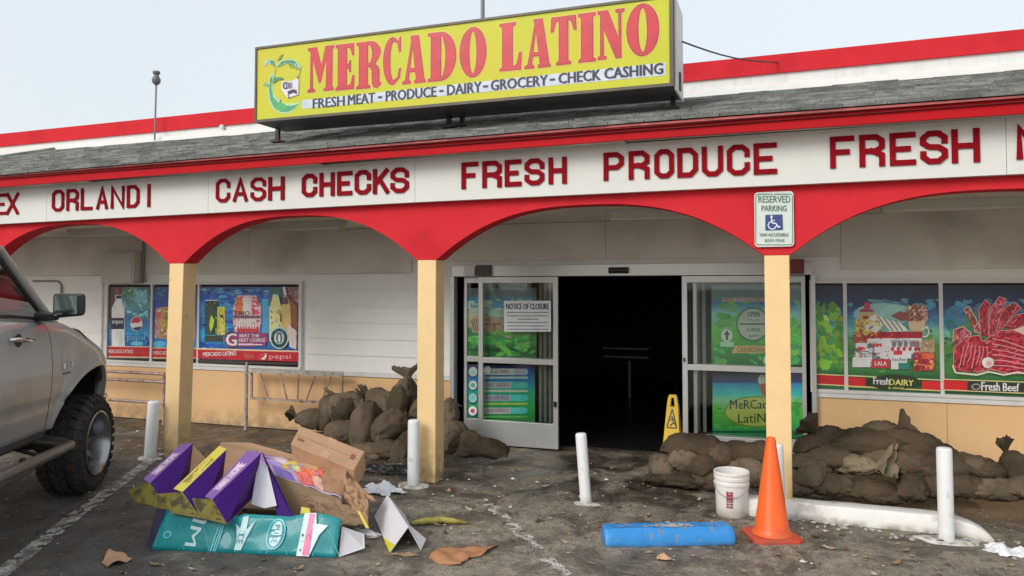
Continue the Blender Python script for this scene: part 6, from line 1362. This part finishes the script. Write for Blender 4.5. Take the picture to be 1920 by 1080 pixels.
for i in range(2600):
    x = rk.uniform(-8, 3.2); y = rk.uniform(3.6, 8.0) if rk.random() < .6 else rk.gauss(6.2, .5); s_ = rk.uniform(.004, .013) if rk.random() < .85 else rk.uniform(.013, .028)
    if y > 8.2: continue
    a_ = rk.random()*6.28; z = noise.noise(Vector((x*.9, y*.9, 0)))*.014+noise.noise(Vector((x*4, y*4, 5)))*.005
    n = 5; vs = [(x+s_*rk.uniform(.5, 1.5)*math.cos(a_+k*1.256), y+s_*rk.uniform(.4, 1)*math.sin(a_+k*1.256), z+.004+s_*rk.random()*.4) for k in range(5)]
    m.add(vs+[(x, y, z+.004+s_*.7)], [(k, (k+1) % 5, 5) for k in range(5)], mi=[0, 1, 1, 2, 1, 0, 3][i % 7])
tag(link_mesh('ground_litter', m, M_LF+[M_SPL], Vector((0, 0, 0))), kind='stuff')

# ------------------------------------------------------------------ rails against the left wall
M_PIPE = mat('weathered_pipe', (.46, .36, .32), .55, .2, 9, metal=.4, dirt=(.20, .10, .06), dscale=14, dth=(.5, .65)); M_PIP2 = mat('galvanised_pipe', (.50, .48, .45), .5, .15, 9, metal=.5, dirt=(.22, .14, .09), dscale=12, dth=(.55, .7))
t_ = thing('wall_rail', P(255, 800, 8.15)*1, 'weathered pipe rail with three horizontal bars under the left poster window', 'rail'); t_.location.z = 0; ORG[t_.name] = Vector(t_.location)
x0, x1 = P(175, 720, 8.15).x, P(308, 720, 8.15).x
for y_ in (699, 714, 753): z = P(260, y_, 8.15).z; m_ = MB(); m_.tube([(x0-.6, 8.15, z+.0), (x1, 8.15, z)], .021, 8); part('bar', m_, M_PIPE, t_, smooth=60)
for x in (x1, x0-.6): m_ = MB(); m_.tube([(x, 8.15, 0), (x, 8.15, .66)], .022, 8); part('rail_post', m_, M_PIPE, t_, smooth=60)
gx0, gx1 = P(462, 720, 8.2).x, P(643, 720, 8.2).x; zt_, zb_ = P(550, 697, 8.2).z, P(550, 751, 8.2).z
t_ = thing('cart_gate', (gx0, 8.2, 0), 'low metal gate with slanted bars on a post in front of the yellow wall', 'gate')
m_ = MB(); m_.tube([(gx0, 8.2, 0), (gx0, 8.2, zt_+.06)], .024, 10); m_.tube([(gx0, 8.2, zt_+.06), (gx0, 8.2, zt_+.10)], .014, 8); part('gate_post', m_, M_PIP2, t_, smooth=60)
xa = gx0+.07; m_ = MB(); m_.box(xa, gx1, 8.185, 8.215, zt_-.035, zt_+.02); part('top_rail', m_, M_PIP2, t_); m_ = MB(); m_.box(xa, gx1, 8.185, 8.215, zb_-.018, zb_+.014); part('bottom_rail', m_, M_PIPE, t_)
for x in (xa+.012, gx1-.012): m_ = MB(); m_.box(x-.012, x+.012, 8.186, 8.214, zb_+.012, zt_-.025); part('gate_side', m_, M_PIPE, t_)
for a_, b_ in ((488, 503), (526, 538), (560, 558), (592, 574), (622, 603)):
    X0, X1 = P(a_, 700, 8.2).x, P(b_, 750, 8.2).x; m_ = MB(); m_.tube([(X0, 8.2, zt_-.02), (X1, 8.2, zb_+.01)], .0105, 6); part('slanted_bar', m_, M_PIPE, t_)
for z in (zt_-.05, zb_+.03): m_ = MB(); m_.box(gx0, xa, 8.19, 8.21, z-.012, z+.012); part('hinge', m_, M_PIP2, t_)

# ------------------------------------------------------------------ porch fittings
M_BX = mat('beige_metal_box', (.60, .57, .50), .5, .05, 5)
a, b = P(193, 474, 8.25), P(253, 531, 8.25); t_ = thing('electrical_box', ((a.x+b.x)/2, 8.36, b.z), 'beige electrical box on the wall above the left poster window', 'electrical box')
m_ = MB(); m_.box(a.x, b.x, 8.22, 8.385, b.z, a.z); part('case', m_, M_BX, t_, bev=.008); m_ = MB(); m_.box(a.x+.03, b.x-.03, 8.21, 8.219, b.z+.03, a.z-.03); part('cover', m_, M_BX, t_, bev=.003)
M_CON = mat('grey_conduit', (.28, .26, .24), .5)
x = P(268, 500, 8.36).x; m_ = MB(); m_.tube([(x, 8.36, P(268, 531, 8.36).z), (x, 8.36, 2.59)], .016, 8); solo('conduit', m_, M_CON, (x, 8.36, 1.9), 'thin vertical conduit right of the beige electrical box on the wall', 'pipe', smooth=True)
q = [P(62, 527, 8.36), P(108, 527, 8.36), P(115, 534, 8.36), P(115, 590, 8.36)]; m_ = MB(); m_.tube(q, .014, 8); solo('conduit', m_, M_CON, q[3], 'bent conduit on the wall behind the truck mirror', 'pipe', smooth=True)
M_FX = mat('fixture_enamel', (.55, .53, .47), .5, .05, 5)
for px, lab in ((205, 'ceiling light fixture under the leftmost arch, above the electrical box'), (556, 'long ceiling light fixture seen through the second arch'), (1262, 'ceiling light fixture seen through the arch over the doorway'), (1800, 'ceiling light fixture seen through the right arch')):
    y = 7.35; x = P(px, 425, y).x; t_ = thing('ceiling_light', (x, y, 2.5), lab, 'light', 'light fixtures under the porch ceiling')
    m_ = MB(); m_.hexa([(x-.61, y-.07, 2.535), (x+.61, y-.07, 2.535), (x+.61, y+.07, 2.535), (x-.61, y+.07, 2.535)], [(x-.61, y-.11, 2.604), (x+.61, y-.11, 2.604), (x+.61, y+.11, 2.604), (x-.61, y+.11, 2.604)]); part('housing', m_, M_FX, t_, bev=.004)
    m_ = MB(); m_.hexa([(x-.6, y-.05, 2.512), (x+.6, y-.05, 2.512), (x+.6, y+.05, 2.512), (x-.6, y+.05, 2.512)], [(x-.6, y-.062, 2.534), (x+.6, y-.062, 2.534), (x+.6, y+.062, 2.534), (x-.6, y+.062, 2.534)]); part('diffuser', m_, mat('diffuser_cream', (.62, .60, .52), .4), t_)
a, b = P(893, 497, 8.26), P(920, 517, 8.26); m_ = MB(); m_.box(a.x, b.x, 8.24, 8.28, b.z, a.z); solo('alarm_box', m_, mat('dark_brown_box', (.09, .08, .07), .6), (a.x, 8.28, b.z), 'small dark box on the left end of the door header', 'box', bev=.004)
a, b = P(870, 500, 8.26), P(892, 516, 8.26); m_ = MB(); m_.box(a.x, b.x-.01, 8.25, 8.28, b.z, a.z); solo('emergency_light', m_, mat('white_unit', (.7, .7, .68), .5), (a.x, 8.28, b.z), 'small white unit on the door header above the left sliding door', 'light', bev=.006)
a, b = P(1482, 486, 8.2), P(1508, 513, 8.2); m_ = MB(); m_.box(a.x, b.x, 8.17, 8.39, b.z, a.z); solo('alarm_bell', m_, mat('dull_red_box', (.20, .035, .025), .5), (b.x, 8.3, b.z), 'small dull red box on the wall right of the right post top', 'alarm', bev=.01)
# reserved parking sign
a, b = P(1414, 361, 6.555), P(1489, 462, 6.555); t_ = thing('parking_sign', ((a.x+b.x)/2, 6.56, b.z), 'white and green reserved parking sign with a blue wheelchair symbol on the red arch', 'sign')
def rrect(x0, x1, z0, z1, r_, n=5): 
    return [(cx_+r_*math.cos(R(aa+90*k/n)), cz_+r_*math.sin(R(aa+90*k/n))) for cx_, cz_, aa in ((x1-r_, z1-r_, 0), (x0+r_, z1-r_, 90), (x0+r_, z0+r_, 180), (x1-r_, z0+r_, 270)) for k in range(n+1)]
ol = rrect(a.x, b.x, b.z, a.z, .03); n = len(ol); m_ = MB(); m_.v = [Vector((x, 6.552, z)) for x, z in ol]+[Vector((x, 6.556, z)) for x, z in ol]; m_.f = [list(range(n))[::-1], list(range(n, 2*n))]+[[i, (i+1) % n, n+(i+1) % n, n+i] for i in range(n)]; m_.c = [None]*len(m_.f); m_.mi = [0]*len(m_.f)
m_.f[0] = m_.f[0][::-1]
part('plate', m_, mat('sign_white_sheeting', (.66, .74, .70), .35, .05, 10), t_)
p = Print(lambda u, v: P(u, v, 6.551), k=1.15, step=.0006); GRN = (75, 110, 95)
def ring(x0, x1, y0, y1, r_, wd, c):
    q = [(x1-r_, y0+r_, -90), (x1-r_, y1-r_, 0), (x0+r_, y1-r_, 90), (x0+r_, y0+r_, 180)]; pts = [(cx_+r_*math.cos(R(aa+90*k/4)), cy_+r_*math.sin(R(aa+90*k/4))) for cx_, cy_, aa in q for k in range(5)]; p.line(pts+[pts[0]], wd, c)
ring(1417, 1486, 364, 459, 5, 1.4, GRN); p.text('RESERVED', 1422, 367, 1482, 380, GRN, .02); p.text('PARKING', 1428, 385, 1475, 396, GRN, .02)
p.poly(rr2 := [(1435, 403), (1467, 402), (1468, 431), (1435, 432)], (45, 65, 125)); W3 = (215, 222, 240)
p.oval(1446.5, 406.5, 2.2, 2.6, W3); p.line([(1446.5, 409), (1447.5, 418), (1455, 419), (1459, 426), (1463, 425)], 2.4, W3); p.line([(1447, 413), (1453, 413.5)], 1.8, W3)
p.line([(1446+0*9, 415), (1441.5, 418), (1440, 423), (1443, 428), (1448, 430), (1453, 428), (1455.5, 424)], 1.9, W3)
p.text('VAN ACCESSIBLE', 1424, 437, 1478, 443, GRN, .03); p.text('$250 FINE', 1434, 448, 1471, 454, GRN, .02); part('sign_print', p, printmat('sign_sheet_ink', .4, .1), t_)
for z in (a.z-.022, b.z+.022): m_ = MB(); m_.lathe([(0, -.004), (.006, -.003), (.008, 0)], ((a.x+b.x)/2, 6.551, z), 8, 'Y'); part('bolt', m_, M_CHR, t_)
# wet floor sign just inside the door
wp = G(1262, 838); wy = 8.62; X0, X1 = P(1245, 780, wy).x, P(1279, 780, wy).x; zt_ = P(1262, 740, wy).z; M_WF = mat('yellow_floor_sign_plastic', (.75, .50, .02), .45, .06, 5)
t_ = thing('wet_floor_sign', ((X0+X1)/2, wy, 0), 'yellow folding wet floor caution sign just inside the doorway by the right door', 'sign')
xm = (X0+X1)/2; hw = (X1-X0)/2
def aleaf(s_):
    m = MB(); y = lambda z: wy+s_*(.02+(zt_-z)*.22)
    def sl(pts, th=.012):
        k = len(pts); base = len(m.v); m.v += [Vector((x, y(z)-th/2, z)) for x, z in pts]+[Vector((x, y(z)+th/2, z)) for x, z in pts]
        m.f += [[base+i for i in range(k)], [base+k+i for i in range(k)][::-1]]+[[base+i, base+k+i, base+k+(i+1) % k, base+(i+1) % k] for i in range(k)]; m.c += [None]*(k+2); m.mi += [0]*(k+2)
    w0, w1 = hw*.62, hw; zs_ = zt_-.13
    sl([(xm-w1*1.0, .03), (xm+w1*1.0, .03), (xm+w0, zs_), (xm-w0, zs_)]); sl([(xm-w0, zs_), (xm-w0+.035, zs_), (xm-w0*.8+.035, zt_-.03), (xm-w0*.8, zt_-.03)]); sl([(xm+w0-.035, zs_), (xm+w0, zs_), (xm+w0*.8, zt_-.03), (xm+w0*.8-.035, zt_-.03)]); sl([(xm-w0*.8, zt_-.03), (xm+w0*.8, zt_-.03), (xm+w0*.6, zt_), (xm-w0*.6, zt_)])
    sl([(xm-w1, 0), (xm-w1+.05, 0), (xm-w1+.05, .03), (xm-w1, .03)]); sl([(xm+w1-.05, 0), (xm+w1, 0), (xm+w1, .03), (xm+w1-.05, .03)])
    return m
part('front_leaf', aleaf(-1), M_WF, t_); part('rear_leaf', aleaf(1), M_WF, t_)
yf = lambda z: wy-(.02+(zt_-z)*.22)-.006
p = Print(lambda u, v: Vector((xm+u, yf(v), v)), nrm=Vector((0, -1, 0)), k=1, step=.0012); zc = zt_-.27
p.line([(-hw*.55, zc-.08), (0, zc+.12), (hw*.55, zc-.08), (-hw*.55, zc-.08)], .014, (40, 30, 15)); p.oval(.0, zc+.03, .012, .013, (40, 30, 15)); p.line([(0, zc+.02), (.02, zc-.02), (-.02, zc-.06)], .014, (40, 30, 15)); p.line([(.02, zc-.02), (.045, zc-.06)], .012, (40, 30, 15)); p.line([(-.03, zc), (.03, zc+.01)], .01, (40, 30, 15))
p.text('CAUTION', -hw*.4, zc-.16, hw*.4, zc-.20, (60, 35, 15), .03) ; part('sign_print', p, printmat('sign_sheet_ink', .4, .1), t_)

# ------------------------------------------------------------------ roof and sky line
def mast(px, py0, py1, y, label, rad, head=True):
    b_, t1 = P(px-3 if head else px, py0, y), P(px, py1, y); tp = Vector((b_.x+(t1.x-b_.x), y, t1.z)); t_ = thing('vent_mast' if head else 'antenna_pole', b_, label, 'mast' if head else 'pole')
    m = MB(); m.tube([b_, tp], rad, 10); part('pole', m, mat('mast_grey', (.20, .23, .24), .5, metal=.3), t_, smooth=60)
    if head: m = MB(); m.lathe([(0, -.04), (.02, -.035), (.055, .0), (.06, .05), (.035, .09), (.035, .12), (.05, .13), (.05, .16), (0, .17)], tp, 14); part('mast_head', m, mat('mast_head', (.14, .16, .17), .5), t_, smooth=50)
mast(293, 263, 155, 8.35, 'thin roof mast with a small round head rising above the left parapet', .012)
mast(905, 120, -120, 9.4, 'plain grey pole rising behind the roof sign', .028, False)
a = P(414, 237, 8.44); m_ = MB(); m_.lathe([(0, -.05), (.026, -.048), (.032, -.02), (.026, 0), (0, 0)], (a.x, 8.49, a.z), 16, 'Y'); solo('flood_lamp', m_, M_TRIM, (a.x, 8.47, a.z), 'small round white lamp on the parapet left of the roof sign', 'lamp', smooth=50)
# a tree far behind, only its top twigs show
tx, ty = P(235, 222, 24).x, 24; top = P(235, 214, 24).z
t_ = thing('tree', (tx, ty, 0), 'distant tree whose top twigs just show over the left parapet', 'tree')
m_ = MB(); m_.tube([(tx, ty, 0), (tx+.1, ty, 3), (tx, ty, top-1.2)], [.22, .16, .05], 8); M_BARK = mat('bark', (.08, .06, .045), .9); part('trunk', m_, M_BARK, t_)
rk = random.Random(5); m = MB(); lv = MB()
for i in range(16):
    h = rk.uniform(2.5, top-.9); a_ = rk.random()*6.28; l = rk.uniform(.5, 1.5)*(1.2-h/top*.5); e = Vector((tx+math.cos(a_)*l, ty+math.sin(a_)*l, min(top-.05, h+l*.8)))
    m.tube([(tx, ty, h), e], [.04, .008], 5)
    for k in range(50):
        c = e+Vector((rk.gauss(0, .22), rk.gauss(0, .22), rk.gauss(0, .14))); c.z = min(c.z, top+rk.uniform(-.15, .05)); s_ = .05
        q = [c+Vector((rk.uniform(-s_, s_), rk.uniform(-s_, s_), rk.uniform(-s_, s_))) for _ in range(3)]; lv.add(q, [(0, 1, 2)])
part('branches', m, M_BARK, t_); part('crown', lv, mat('leaf_green', (.05, .075, .035), .7, .3, 5), t_)
# loose torn pieces round the heap
for i_, (px, py, dp, w_, h_, rz_, mt, lab) in enumerate(((575, 985, None, .16, .07, .4, M_CB, 'torn brown cardboard strip on the ground behind the right end of the teal carton'), (688, 1000, None, .12, .05, -.3, M_WB, 'small white board scrap at the right end of the teal carton'), (520, 978, None, .14, .06, .9, M_CBI, 'dark brown cardboard scrap under the purple flap'), (760, 1042, None, .10, .02, .2, M_CBI, 'thin brown strip lying below the white folded board'), (1245, 1048, None, .05, .03, .1, M_CBT, 'tiny tan scrap in front of the blue wheel stop'))):
    c = G(px, py); sol(solo('cardboard_scrap', sheet(c, w_, h_, .03, 30+i_, 2.2, 14, .5, rz_), mt, c, lab, 'cardboard', smooth=50), .004)
